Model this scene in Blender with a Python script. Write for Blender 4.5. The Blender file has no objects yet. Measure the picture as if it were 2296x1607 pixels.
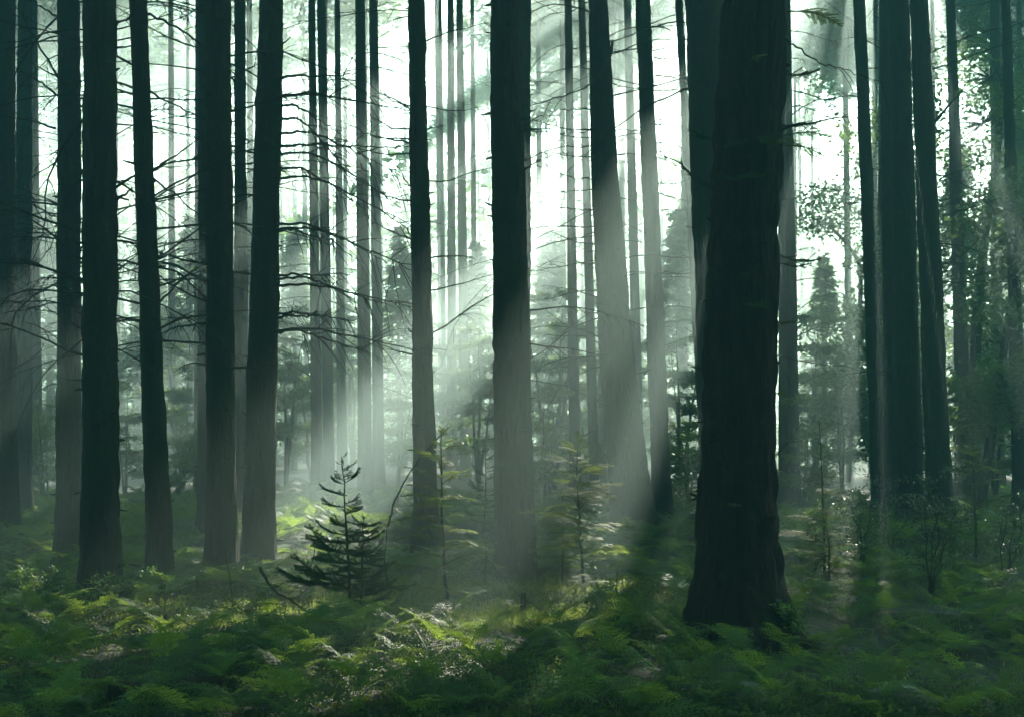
import bpy, math, random
import numpy as np

# ------------------------------------------------------------------ camera, sky, sun, exposure
F = 2771.0            # focal length in pixels of a 2296 px wide picture
CX, HY = 1148.0, 970.0
CAM_Z = 1.6
SUN_EL, SUN_AZ = 26.2, 16.1
scene = bpy.context.scene
COL = scene.collection

cam_data = bpy.data.cameras.new('camera')
cam = bpy.data.objects.new('camera', cam_data)
COL.objects.link(cam)
cam.location = (0, 0, CAM_Z)
cam.rotation_euler = (math.radians(90), 0, 0)
cam_data.sensor_width = 36.0
cam_data.lens = F / 2296 * 36
cam_data.shift_y = (HY - 803.5) / 2296
cam_data.clip_start = 0.1
cam_data.clip_end = 2000
scene.camera = cam

world = bpy.data.worlds.new('World')
scene.world = world
world.use_nodes = True
wn, wl = world.node_tree.nodes, world.node_tree.links
wn.clear()
w_out = wn.new('ShaderNodeOutputWorld')
w_bg = wn.new('ShaderNodeBackground')
w_sky = wn.new('ShaderNodeTexSky')
w_sky.sky_type = 'NISHITA'
w_sky.sun_disc = False
w_sky.sun_elevation = math.radians(SUN_EL)
w_sky.sun_rotation = math.radians(SUN_AZ)
w_sky.air_density = 1.0
w_sky.dust_density = 1.0
w_bg.inputs['Strength'].default_value = 0.05
w_tint = wn.new('ShaderNodeMix')      # skylight reaches the place through green foliage and mist
w_tint.data_type = 'RGBA'; w_tint.blend_type = 'MULTIPLY'; w_tint.inputs[0].default_value = 1.0
w_tint.inputs[7].default_value = (0.42, 1.0, 0.80, 1)
wl.new(w_sky.outputs[0], w_tint.inputs[6])
wl.new(w_tint.outputs[2], w_bg.inputs[0])
wl.new(w_bg.outputs[0], w_out.inputs[0])

sun_data = bpy.data.lights.new('sun', 'SUN')
sun_data.energy = 5.0
sun_data.angle = math.radians(0.5)
sun_data.color = (1.0, 0.93, 0.80)
sun = bpy.data.objects.new('sun', sun_data)
COL.objects.link(sun)
sun.rotation_euler = (math.radians(90 - SUN_EL), 0, math.radians(180 - SUN_AZ))
sun.location = (20, 60, 60)

scene.view_settings.view_transform = 'Standard'
scene.view_settings.look = 'None'
scene.view_settings.gamma = 1.0
scene.view_settings.exposure = 3.62
scene.view_settings.use_curve_mapping = False

cy = scene.cycles
cy.use_denoising = True
cy.use_adaptive_sampling = False
try:
    cy.denoiser = 'OPENIMAGEDENOISE'
    cy.denoising_input_passes = 'RGB_ALBEDO_NORMAL'
except Exception:
    pass
cy.max_bounces = 4
cy.diffuse_bounces = 2
cy.glossy_bounces = 2
cy.transmission_bounces = 3
cy.volume_bounces = 0
cy.transparent_max_bounces = 8
cy.sample_clamp_indirect = 4.0
cy.caustics_reflective = False
cy.caustics_refractive = False

# sun shift on the ground per metre of height
cot = 1 / math.tan(math.radians(SUN_EL))
SX, SY = math.sin(math.radians(SUN_AZ)) * cot, math.cos(math.radians(SUN_AZ)) * cot
RNG = np.random.default_rng(7)
R = random.Random(11)

# ------------------------------------------------------------------ noise and helpers
def _hash(ix, iy, iz, seed):
    h = (ix.astype(np.int64) * 374761393 + iy.astype(np.int64) * 668265263
         + iz.astype(np.int64) * 2147483647 + seed * 144665) & 0xFFFFFFFF
    h = ((h ^ (h >> 13)) * 1274126177) & 0xFFFFFFFF
    return ((h ^ (h >> 16)) & 0xFFFF) / 65535.0

def vnoise(x, y, z=None, seed=0, px=None):
    x = np.asarray(x, float); y = np.asarray(y, float)
    z = np.zeros_like(x) if z is None else np.asarray(z, float)
    x0, y0, z0 = np.floor(x), np.floor(y), np.floor(z)
    fx, fy, fz = x - x0, y - y0, z - z0
    fx = fx * fx * (3 - 2 * fx); fy = fy * fy * (3 - 2 * fy); fz = fz * fz * (3 - 2 * fz)
    r = 0
    for dx in (0, 1):
        xx = x0 + dx
        if px: xx = np.mod(xx, px)
        for dy in (0, 1):
            for dz in (0, 1):
                w = (fx if dx else 1 - fx) * (fy if dy else 1 - fy) * (fz if dz else 1 - fz)
                r = r + w * _hash(xx, y0 + dy, z0 + dz, seed)
    return r

def ground_h(x, y):
    x = np.asarray(x, float); y = np.asarray(y, float)
    h = (vnoise(x * 0.35 + 31, y * 0.35 + 17, seed=3) - 0.5) * 0.22 + (vnoise(x * 1.3, y * 1.3, seed=4) - 0.5) * 0.07
    return h

def at(px, py, D):
    """a pixel of the 2296 px picture at depth D -> a point"""
    return ((px - CX) / F * D, D, CAM_Z + (HY - py) / F * D)

class MB:
    """collects vertices, quads and triangles; build() links them as ONE mesh object"""
    def __init__(self):
        self.v, self.q, self.t, self.n = [], [], [], 0
    def add(self, v, q=None, t=None):
        v = np.asarray(v, np.float32).reshape(-1, 3)
        if q is not None and len(q): self.q.append(np.asarray(q, np.int32).reshape(-1, 4) + self.n)
        if t is not None and len(t): self.t.append(np.asarray(t, np.int32).reshape(-1, 3) + self.n)
        self.v.append(v); self.n += len(v)
    def mesh(self, name, mat, smooth=False):
        me = bpy.data.meshes.new(name)
        v = np.concatenate(self.v) if self.v else np.zeros((0, 3), np.float32)
        q = np.concatenate(self.q) if self.q else np.zeros((0, 4), np.int32)
        t = np.concatenate(self.t) if self.t else np.zeros((0, 3), np.int32)
        me.vertices.add(len(v)); me.vertices.foreach_set('co', v.ravel())
        li = np.concatenate([q.ravel(), t.ravel()]).astype(np.int32)
        me.loops.add(len(li)); me.loops.foreach_set('vertex_index', li)
        nf = len(q) + len(t)
        me.polygons.add(nf)
        st = np.concatenate([np.arange(len(q)) * 4, len(q) * 4 + np.arange(len(t)) * 3]).astype(np.int32)
        me.polygons.foreach_set('loop_start', st)
        me.polygons.foreach_set('use_smooth', np.full(nf, smooth, dtype=bool))
        me.materials.append(mat)
        me.update(calc_edges=True)
        return me
    def build(self, name, mat, parent=None, smooth=False):
        o = bpy.data.objects.new(name, self.mesh(name, mat, smooth))
        COL.objects.link(o)
        if parent is not None: o.parent = parent
        return o

def link_mesh(name, me, parent=None):
    o = bpy.data.objects.new(name, me); COL.objects.link(o)
    if parent is not None: o.parent = parent
    return o

def tag(o, label=None, cat=None, group=None, kind=None):
    if label: o['label'] = label
    if cat: o['category'] = cat
    if group: o['group'] = group
    if kind: o['kind'] = kind
    return o

def empty(name, loc, rz=0.0):
    o = bpy.data.objects.new(name, None); COL.objects.link(o)
    o.empty_display_size = 0.2
    o.location = loc; o.rotation_euler = (0, 0, rz)
    return o

def copy_tree(o, parent=None):
    c = o.copy(); COL.objects.link(c)
    if parent is not None: c.parent = parent
    for ch in list(o.children): copy_tree(ch, c)
    return c

def tube(mb, pts, rad, sides=5, cap=True):
    pts = np.asarray(pts, float); n = len(pts)
    rad = np.broadcast_to(np.asarray(rad, float), (n,))
    tan = np.gradient(pts, axis=0)
    tan /= np.linalg.norm(tan, axis=1)[:, None] + 1e-9
    ref = np.array([0, 0, 1.0]) if abs(tan[0, 2]) < 0.9 else np.array([1.0, 0, 0])
    u = np.cross(tan, ref); u /= np.linalg.norm(u, axis=1)[:, None] + 1e-9
    w = np.cross(tan, u)
    a = np.arange(sides) * 2 * math.pi / sides
    v = pts[:, None, :] + rad[:, None, None] * (np.cos(a)[None, :, None] * u[:, None, :] + np.sin(a)[None, :, None] * w[:, None, :])
    v = v.reshape(-1, 3)
    i = np.arange(n - 1)[:, None] * sides; j = np.arange(sides)[None, :]; k = (j + 1) % sides
    q = np.stack([i + j, i + k, i + sides + k, i + sides + j], -1).reshape(-1, 4)
    t = None
    if cap:
        v = np.concatenate([v, pts[-1:]], 0)
        b = (n - 1) * sides; jj = np.arange(sides)
        t = np.stack([b + jj, b + (jj + 1) % sides, np.full(sides, n * sides)], -1)
    mb.add(v, q, t)

def unit(v):
    return v / (np.linalg.norm(v, axis=-1, keepdims=True) + 1e-9)

def kites(mb, base, d, nrm, L, W, mid=0.45):
    """leaf shaped quads: base point, direction, normal, length, width (arrays)"""
    base = np.asarray(base, float); d = unit(np.asarray(d, float)); nrm = np.asarray(nrm, float)
    s = unit(np.cross(d, nrm)); up = np.cross(s, d)
    n = len(base)
    L = np.broadcast_to(np.asarray(L, float), (n,))[:, None]; W = np.broadcast_to(np.asarray(W, float), (n,))[:, None]
    m = base + d * L * mid
    v = np.stack([base, m + s * W * .5 + up * W * .12, base + d * L, m - s * W * .5 + up * W * .12], 1).reshape(-1, 3)
    mb.add(v, np.arange(4 * n).reshape(-1, 4))

def rand_dirs(n, rng, zs=1.0):
    v = rng.normal(size=(n, 3)); v[:, 2] *= zs
    return unit(v)

# ------------------------------------------------------------------ materials
def new_mat(name):
    m = bpy.data.materials.new(name); m.use_nodes = True
    nt = m.node_tree; nt.nodes.clear()
    return m, nt.nodes, nt.links, nt.nodes.new('ShaderNodeOutputMaterial')

def ramp(nd, stops):
    r = nd.new('ShaderNodeValToRGB')
    el = r.color_ramp.elements
    while len(el) < len(stops): el.new(0.5)
    for e, (p, c) in zip(el, stops):
        e.position = p; e.color = (*c, 1)
    return r

def bark_mat(name, dark, light, moss, scale=22.0, bump=0.7, mossiness=0.45):
    m, nd, lk, out = new_mat(name)
    tc = nd.new('ShaderNodeTexCoord'); mp = nd.new('ShaderNodeMapping')
    mp.inputs['Scale'].default_value = (1, 1, 0.16)
    lk.new(tc.outputs['Object'], mp.inputs[0])
    n1 = nd.new('ShaderNodeTexNoise'); n1.inputs['Scale'].default_value = scale; n1.inputs['Detail'].default_value = 6
    n1.inputs['Roughness'].default_value = 0.65
    v1 = nd.new('ShaderNodeTexVoronoi'); v1.inputs['Scale'].default_value = scale * 1.1; v1.feature = 'DISTANCE_TO_EDGE'
    lk.new(mp.outputs[0], n1.inputs[0]); lk.new(mp.outputs[0], v1.inputs[0])
    r1 = ramp(nd, [(0.3, dark), (0.7, light)])
    lk.new(n1.outputs[0], r1.inputs[0])
    n2 = nd.new('ShaderNodeTexNoise'); n2.inputs['Scale'].default_value = 1.7; n2.inputs['Detail'].default_value = 5
    lk.new(tc.outputs['Object'], n2.inputs[0])
    r2 = ramp(nd, [(mossiness, (0, 0, 0)), (mossiness + 0.25, (1, 1, 1))])
    lk.new(n2.outputs[0], r2.inputs[0])
    mx = nd.new('ShaderNodeMix'); mx.data_type = 'RGBA'
    lk.new(r2.outputs[0], mx.inputs[0]); lk.new(r1.outputs[0], mx.inputs[6]); mx.inputs[7].default_value = (*moss, 1)
    ad = nd.new('ShaderNodeMath'); ad.operation = 'MULTIPLY_ADD'; ad.inputs[1].default_value = 1.4
    lk.new(v1.outputs[0], ad.inputs[0]); lk.new(n1.outputs[0], ad.inputs[2])
    bp = nd.new('ShaderNodeBump'); bp.inputs['Strength'].default_value = bump; bp.inputs['Distance'].default_value = 0.03
    lk.new(ad.outputs[0], bp.inputs['Height'])
    bs = nd.new('ShaderNodeBsdfPrincipled'); bs.inputs['Roughness'].default_value = 0.85
    bs.inputs['Specular IOR Level'].default_value = 0.08
    n3 = nd.new('ShaderNodeTexNoise'); n3.inputs['Scale'].default_value = 7.0; n3.inputs['Detail'].default_value = 7
    n3.inputs['Roughness'].default_value = 0.7
    lk.new(tc.outputs['Object'], n3.inputs[0])
    r3 = ramp(nd, [(0.56, (0, 0, 0)), (0.66, (0.75, 0.75, 0.75))])
    lk.new(n3.outputs[0], r3.inputs[0])
    mx3 = nd.new('ShaderNodeMix'); mx3.data_type = 'RGBA'
    lk.new(r3.outputs[0], mx3.inputs[0]); lk.new(mx.outputs[2], mx3.inputs[6]); mx3.inputs[7].default_value = (light[0] * 1.5, light[1] * 1.8, light[2] * 1.6, 1)
    lk.new(mx3.outputs[2], bs.inputs['Base Color']); lk.new(bp.outputs[0], bs.inputs['Normal'])
    lk.new(bs.outputs[0], out.inputs['Surface'])
    return m

def leaf_mat(name, c1, c2, trans, rough=0.55, spec=0.18, tw=0.45, nscale=3.0):
    m, nd, lk, out = new_mat(name)
    geo = nd.new('ShaderNodeNewGeometry')
    n1 = nd.new('ShaderNodeTexNoise'); n1.inputs['Scale'].default_value = nscale; n1.inputs['Detail'].default_value = 4
    lk.new(geo.outputs['Position'], n1.inputs[0])
    oi = nd.new('ShaderNodeObjectInfo')
    ma = nd.new('ShaderNodeMath'); ma.operation = 'MULTIPLY_ADD'; ma.inputs[1].default_value = 0.5
    lk.new(oi.outputs['Random'], ma.inputs[0])
    sub = nd.new('ShaderNodeMath'); sub.operation = 'SUBTRACT'; sub.inputs[1].default_value = 0.25
    lk.new(n1.outputs[0], sub.inputs[0]); lk.new(sub.outputs[0], ma.inputs[2])
    r1 = ramp(nd, [(0.2, c1), (0.75, c2)])
    lk.new(ma.outputs[0], r1.inputs[0])
    bs = nd.new('ShaderNodeBsdfPrincipled'); bs.inputs['Roughness'].default_value = rough
    bs.inputs['Specular IOR Level'].default_value = spec
    lk.new(r1.outputs[0], bs.inputs['Base Color'])
    tr = nd.new('ShaderNodeBsdfTranslucent')
    mt = nd.new('ShaderNodeMix'); mt.data_type = 'RGBA'; mt.blend_type = 'MIX'; mt.inputs[0].default_value = 0.75
    lk.new(r1.outputs[0], mt.inputs[6]); mt.inputs[7].default_value = (*trans, 1)
    lk.new(mt.outputs[2], tr.inputs[0])
    ms = nd.new('ShaderNodeMixShader'); ms.inputs[0].default_value = tw
    lk.new(bs.outputs[0], ms.inputs[1]); lk.new(tr.outputs[0], ms.inputs[2])
    lk.new(ms.outputs[0], out.inputs['Surface'])
    return m

def ground_mat():
    m, nd, lk, out = new_mat('forest_soil')
    geo = nd.new('ShaderNodeNewGeometry')
    n1 = nd.new('ShaderNodeTexNoise'); n1.inputs['Scale'].default_value = 1.2; n1.inputs['Detail'].default_value = 8
    n2 = nd.new('ShaderNodeTexNoise'); n2.inputs['Scale'].default_value = 28; n2.inputs['Detail'].default_value = 6
    lk.new(geo.outputs['Position'], n1.inputs[0]); lk.new(geo.outputs['Position'], n2.inputs[0])
    r1 = ramp(nd, [(0.35, (0.014, 0.013, 0.007)), (0.5, (0.016, 0.024, 0.008)), (0.75, (0.035, 0.055, 0.014))])
    lk.new(n1.outputs[0], r1.inputs[0])
    r2 = ramp(nd, [(0.3, (0.4, 0.4, 0.4)), (0.7, (1.3, 1.3, 1.3))])
    lk.new(n2.outputs[0], r2.inputs[0])
    mx = nd.new('ShaderNodeMix'); mx.data_type = 'RGBA'; mx.blend_type = 'MULTIPLY'; mx.inputs[0].default_value = 1
    lk.new(r1.outputs[0], mx.inputs[6]); lk.new(r2.outputs[0], mx.inputs[7])
    bp = nd.new('ShaderNodeBump'); bp.inputs['Strength'].default_value = 0.8; bp.inputs['Distance'].default_value = 0.05
    lk.new(n2.outputs[0], bp.inputs['Height'])
    bs = nd.new('ShaderNodeBsdfPrincipled'); bs.inputs['Roughness'].default_value = 0.9
    lk.new(mx.outputs[2], bs.inputs['Base Color']); lk.new(bp.outputs[0], bs.inputs['Normal'])
    lk.new(bs.outputs[0], out.inputs['Surface'])
    return m

M_bark = bark_mat('conifer_bark', (0.016, 0.014, 0.010), (0.050, 0.043, 0.032), (0.026, 0.042, 0.013))
M_bark_old = bark_mat('furrowed_bark', (0.012, 0.009, 0.007), (0.040, 0.030, 0.022), (0.016, 0.025, 0.009), scale=16, bump=1.0, mossiness=0.58)
M_twig = bark_mat('dead_twig_bark', (0.02, 0.017, 0.012), (0.07, 0.058, 0.042), (0.045, 0.06, 0.03), scale=60, bump=0.2)
M_needle = leaf_mat('conifer_needles', (0.020, 0.048, 0.016), (0.050, 0.095, 0.026), (0.16, 0.26, 0.05))
M_spruce = leaf_mat('young_spruce_needles', (0.014, 0.042, 0.018), (0.035, 0.080, 0.026), (0.09, 0.17, 0.035), tw=0.3)
M_hemlock = leaf_mat('flat_fir_needles', (0.04, 0.085, 0.028), (0.085, 0.15, 0.04), (0.36, 0.46, 0.10), spec=0.2)
M_fern = leaf_mat('fern_leaf', (0.010, 0.042, 0.018), (0.075, 0.150, 0.040), (0.30, 0.42, 0.05), spec=0.18, rough=0.55, tw=0.42)
M_broad = leaf_mat('broad_leaf', (0.025, 0.07, 0.022), (0.06, 0.13, 0.03), (0.22, 0.36, 0.06), spec=0.5)
M_holly = leaf_mat('glossy_dark_leaf', (0.012, 0.032, 0.012), (0.03, 0.062, 0.02), (0.10, 0.16, 0.03), rough=0.28, spec=0.7, tw=0.25)
M_moss = leaf_mat('grass_blade', (0.045, 0.090, 0.016), (0.10, 0.14, 0.03), (0.34, 0.42, 0.07), tw=0.5)
M_litter = leaf_mat('ground_leaf', (0.014, 0.042, 0.014), (0.055, 0.085, 0.022), (0.22, 0.30, 0.05), tw=0.4, nscale=1.5)
M_ground = ground_mat()
M_wood = bark_mat('rotten_wood', (0.012, 0.009, 0.007), (0.06, 0.042, 0.028), (0.03, 0.05, 0.015), scale=14, bump=0.9, mossiness=0.5)
def stone_mat():
    m, nd, lk, out = new_mat('mossy_stone')
    tc = nd.new('ShaderNodeTexCoord')
    n1 = nd.new('ShaderNodeTexNoise'); n1.inputs['Scale'].default_value = 9; n1.inputs['Detail'].default_value = 8
    lk.new(tc.outputs['Object'], n1.inputs[0])
    r1 = ramp(nd, [(0.35, (0.04, 0.07, 0.03)), (0.5, (0.12, 0.11, 0.085)), (0.7, (0.26, 0.23, 0.18))])
    lk.new(n1.outputs[0], r1.inputs[0])
    bp = nd.new('ShaderNodeBump'); bp.inputs['Strength'].default_value = 0.6; bp.inputs['Distance'].default_value = 0.02
    lk.new(n1.outputs[0], bp.inputs['Height'])
    bs = nd.new('ShaderNodeBsdfPrincipled'); bs.inputs['Roughness'].default_value = 0.85
    lk.new(r1.outputs[0], bs.inputs['Base Color']); lk.new(bp.outputs[0], bs.inputs['Normal'])
    lk.new(bs.outputs[0], out.inputs['Surface'])
    return m
M_stone = stone_mat()

# ------------------------------------------------------------------ gaps cut in the canopy to place the sunbeams (given where the sun reaches the ground plane)
GAPS = [  # centre x, y, radius x, y of each opening, its long axis lying towards the viewpoint
    (-3.25, 19.0, 0.86, 7.6),
    (-2.4, 10.7, 1.15, 0.80), (-3.1, 11.0, .55, .5), (-3.6, 9.2, 0.50, 0.7), (-4.9, 11.4, 0.75, .55), (-6.6, 9.4, 0.5, 1.1), (-8.9, 11.0, 0.5, 1.4),
    (1.15, 12.1, 0.68, 0.31), (0.65, 11.0, 0.68, 0.31), (0.1, 9.9, 0.55, 0.31), (-1.4, 7.5, 0.32, 0.5), (-0.95, 8.9, 0.24, 0.3), (0.0, 7.8, 0.52, 0.65),
    (3.1, 12.2, 0.45, .5),
    (4.9, 12.0, 0.35, .4), (7.4, 15.5, 0.4, 1.6), (-6.4, 17.0, .35, 2.5),
]
for _ in range(8):   # small sun flecks
    GAPS.append((R.uniform(-3.5, 4.5), R.uniform(5.6, 8.4), R.uniform(.14, .28), R.uniform(.2, .45)))
for _ in range(6):
    GAPS.append((R.uniform(2.2, 4.6), R.uniform(6.4, 9.0), R.uniform(.16, .30), R.uniform(.18, .4)))

GAPS = GAPS[:17] + [q for q in GAPS[17:] if not -0.9 < q[0] < 1.7]

def lit(gx, gy, m=0.0):
    """True where the sun should get through to ground point (gx, gy)"""
    wob = (vnoise(gx * 2.2, gy * 2.2, seed=21) - .5) * 0.6
    r = np.zeros(gx.shape, bool)
    for cx, cyy, rx, ry in GAPS:
        a = math.atan2(cx + SX * CAM_Z, cyy + SY * CAM_Z); c, s = math.cos(a), math.sin(a)
        dx, dy = gx - cx, gy - cyy
        u, v = (c * dx - s * dy) / (rx + m * min(1, rx / .5)), (s * dx + c * dy) / (ry + m * min(1, ry / .5))
        r |= (u * u + v * v) < (1 + wob) ** 2
    far = vnoise(gx * 0.50 + 5, gy * 0.22 + 9, seed=33) * 0.65 + vnoise(gx * 1.5, gy * 0.6, seed=34) * 0.35
    th = np.clip(0.74 - (gy - 14) * 0.018, 0.36, 0.74) + np.clip((gx - 4) * 0.02, 0, .06) - np.clip((gx - 6.5) * .06, 0, .14) 
    th = np.where(gx < -11.5, np.minimum(th, .44), th)
    th = th + 0.40 * ((gx > -9.0) & (gx < 2.8) & (gy < 27))
    r |= (gy > 13.5) & (far > th)
    return r

def crown_kites(mb, root, zc, zt, rad, n, rng, size=0.48, cull=True, taper=0.5):
    """drooping conifer foliage between zc and zt round the root's axis"""
    z = rng.uniform(zc, zt, n)
    f = (z - zc) / (zt - zc)
    rr = rad * (1 - taper * f) * np.sqrt(rng.uniform(0.02, 1, n))
    a = rng.uniform(0, 2 * math.pi, n)
    c = np.stack([rr * np.cos(a), rr * np.sin(a), z - 0.12 * rr], -1)
    lump = vnoise(c[:, 0] * .8 + root[0], c[:, 1] * .8 + root[1], c[:, 2] * 1.3, seed=51)
    keep = lump > 0.22
    if cull:
        gx = c[:, 0] + root[0] - c[:, 2] * SX; gy = c[:, 1] + root[1] - c[:, 2] * SY
        keep &= ~lit(gx, gy, 0.42)  # foliage cut away along the paths of the chosen sunbeams
    c, a = c[keep], a[keep]; n = len(c)
    if n == 0: return
    out = np.stack([np.cos(a), np.sin(a), np.full(n, -0.25)], -1)
    for k in range(4):
        d = unit(out + rng.normal(size=(n, 3)) * np.array([.75, .75, .35]))
        nr = unit(np.array([0, 0, 1.0]) + rng.normal(size=(n, 3)) * 0.6)
        kites(mb, c + rng.normal(size=(n, 3)) * 0.08, d, nr, size * rng.uniform(.6, 1.3, n), size * .36)

# ------------------------------------------------------------------ ground
def axis(lo, hi, parts):
    s = [lo]
    for a, b, st in parts: s += list(np.arange(a, b, st))
    s += [hi]
    return np.array(sorted(set(np.round(s, 3))))
gx = axis(-150, 150, [(-140, -20, 8), (-20, -8, .6), (-8, 8, .12), (8, 20, .6), (20, 141, 8)])
gy = axis(-150, 150, [(-140, -2, 8), (-2, 5, .6), (5, 20, .14), (20, 45, .8), (45, 141, 8)])
XX, YY = np.meshgrid(gx, gy)
ZZ = ground_h(XX, YY)
mb = MB(); nx, ny = len(gx), len(gy)
ii = np.arange(ny - 1)[:, None] * nx; jj = np.arange(nx - 1)[None, :]
mb.add(np.stack([XX, YY, ZZ], -1), np.stack([ii + jj, ii + jj + 1, ii + nx + jj + 1, ii + nx + jj], -1))
g = mb.build('ground', M_ground, smooth=True)
tag(g, 'dark mossy forest floor under the ferns', kind='structure')

# ------------------------------------------------------------------ haze
def make_haze():
    m, nd, lk, out = new_mat('haze_air')
    pv = nd.new('ShaderNodeVolumePrincipled')
    pv.inputs['Color'].default_value = (0.74, 1.0, 0.95, 1)
    pv.inputs['Density'].default_value = 0.0165
    pv.inputs['Density Attribute'].default_value = ''
    pv.inputs['Temperature Attribute'].default_value = ''
    pv.inputs['Color Attribute'].default_value = ''
    pv.inputs['Anisotropy'].default_value = 0.55
    lk.new(pv.outputs[0], out.inputs['Volume'])
    mb = MB()
    x0, x1, y0, y1, z0, z1 = -155, 155, -155, 155, -1.5, 30.5
    v = [(x, y, z) for z in (z0, z1) for y in (y0, y1) for x in (x0, x1)]
    mb.add(v, [(0, 2, 3, 1), (4, 5, 7, 6), (0, 1, 5, 4), (2, 6, 7, 3), (0, 4, 6, 2), (1, 3, 7, 5)])
    o = mb.build('haze', m)
    tag(o, 'pale morning mist filling the forest air', kind='stuff')
make_haze()

# ------------------------------------------------------------------ trees
def trunk_mesh(mb, D, lean, r0, rt, ztop_vis, height, flare, near, seed, rough=1.0):
    """lean: function z -> (x, y) offset; r0 at ground, rt at ztop_vis"""
    sides = 72 if near == 2 else (40 if near == 1 else 14)
    dz = 0.045 if near == 2 else (0.09 if near == 1 else 0.6)
    zs = np.concatenate([np.arange(-0.3, ztop_vis + 0.6, dz), np.arange(ztop_vis + 0.8, height, 1.0), [height]])
    th = np.arange(sides) * 2 * math.pi / sides
    slope = (r0 - rt) / ztop_vis
    r = np.maximum(r0 - slope * np.maximum(zs, 0), 0.0)
    hi = zs > ztop_vis
    r = np.where(hi, np.maximum(rt * (1 - (zs - ztop_vis) / (height - ztop_vis + .01)), 0.015), r)
    fl = flare * np.exp(-np.maximum(zs, -.1) / 0.35)
    T, Z = np.meshgrid(th, zs)
    lobes = 0.6 + 0.6 * vnoise(T / (2 * math.pi) * 6, Z * 0.4, seed=seed, px=6)
    rad = r[:, None] + fl[:, None] * lobes
    C = 2 * math.pi * r0
    if near:
        k1 = max(8, int(C / 0.05)); k2 = max(16, int(C / 0.022))
        nn = vnoise(T / (2 * math.pi) * k1, Z / 0.30, seed=seed + 1, px=k1)
        n2 = vnoise(T / (2 * math.pi) * k2, Z / 0.10, seed=seed + 2, px=k2)
        n3 = vnoise(T / (2 * math.pi) * 5, Z / 0.8, seed=seed + 3, px=5)
        amp = (0.024 if near == 2 else 0.018) * rough
        rad = rad + amp * (np.abs(nn - .5) * 2 - .4) + amp * .8 * (n2 - .5) + (0.022 if near == 1 else 0.012) * (n3 - .5)
    else:
        rad = rad * (0.94 + 0.12 * vnoise(T / (2 * math.pi) * 5, Z / 1.5, seed=seed, px=5))
    ox, oy = lean(Z)
    v = np.stack([ox + rad * np.cos(T), oy + rad * np.sin(T), Z], -1)
    if near:        # broken stubs and knots on the bark
        rs = np.random.default_rng(seed + 5)
        for _ in range(34 if near == 2 else 24):
            i = int(rs.integers(4, int(np.searchsorted(zs, ztop_vis)))); j = int(rs.integers(sides))
            p = v[i, j]; d = np.array([math.cos(th[j]), math.sin(th[j]), rs.uniform(-.3, .5)])
            l = rs.uniform(.015, .075) if rs.random() < .8 else rs.uniform(.08, .2)
            q = rs.uniform(.006, .014)
            tube(mb, [p - d * .02, p + d * l * .5, p + d * l + np.array([0, 0, rs.uniform(-.02, .02)])], [q * 1.7, q, q * .7], 6)
    n = len(zs)
    i = np.arange(n - 1)[:, None] * sides; j = np.arange(sides)[None, :]; k = (j + 1) % sides
    mb.add(v, np.stack([i + j, i + k, i + sides + k, i + sides + j], -1))

def dead_branch(p0, az, L, el, r, twigs, rng, twl=0.32, droop=0.25):
    mb = MB()
    n = 11
    t = np.linspace(0, 1, n)
    az_t = az + np.cumsum(rng.normal(0, 0.15, n))
    el_t = el - droop * t + np.cumsum(rng.normal(0, 0.12, n))
    st = np.stack([np.cos(az_t) * np.cos(el_t), np.sin(az_t) * np.cos(el_t), np.sin(el_t)], -1) * (L / (n - 1))
    pts = np.concatenate([[np.zeros(3)], np.cumsum(st[:-1], 0)], 0) + np.asarray(p0)
    rad = r * (1 - 0.85 * t)
    tube(mb, pts, rad, 5)
    side = 1
    for k in range(twigs):
        tt = rng.uniform(0.18, 0.97); i = int(tt * (n - 1))
        side = -side
        tl = L * twl * rng.uniform(.4, 1.3) * (1 - .45 * tt)
        m = 6
        a0 = az_t[i] + side * rng.uniform(.5, 1.15)
        e0 = el_t[i] + rng.uniform(-.35, .25)
        aa = a0 - side * np.linspace(0, .4, m) + np.cumsum(rng.normal(0, .12, m))
        ee = e0 - np.linspace(0, droop * 1.4, m) + np.cumsum(rng.normal(0, .12, m))
        s2 = np.stack([np.cos(aa) * np.cos(ee), np.sin(aa) * np.cos(ee), np.sin(ee)], -1) * tl / (m - 1)
        p2 = np.concatenate([[np.zeros(3)], np.cumsum(s2[:-1], 0)], 0) + pts[i]
        rr = max(rad[i] * .55, 0.0036)
        tube(mb, p2, np.linspace(rr, 0.0020, m), 3)
        for q in range(rng.integers(0, 4)):
            i2 = rng.integers(1, m - 1); l3 = tl * rng.uniform(.2, .45)
            a3 = aa[i2] + rng.choice([-1, 1]) * rng.uniform(.5, 1.1); e3 = ee[i2] + rng.uniform(-.4, .2)
            d3 = np.array([math.cos(a3) * math.cos(e3), math.sin(a3) * math.cos(e3), math.sin(e3)])
            p3 = p2[i2] + np.array([d3 * l3 * s for s in (0, .5, 1)]) + np.array([[0, 0, 0], [0, 0, 0], [0, 0, -.12 * l3]])
            tube(mb, p3, [0.0026, 0.0021, 0.0015], 3)
    return mb

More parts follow.
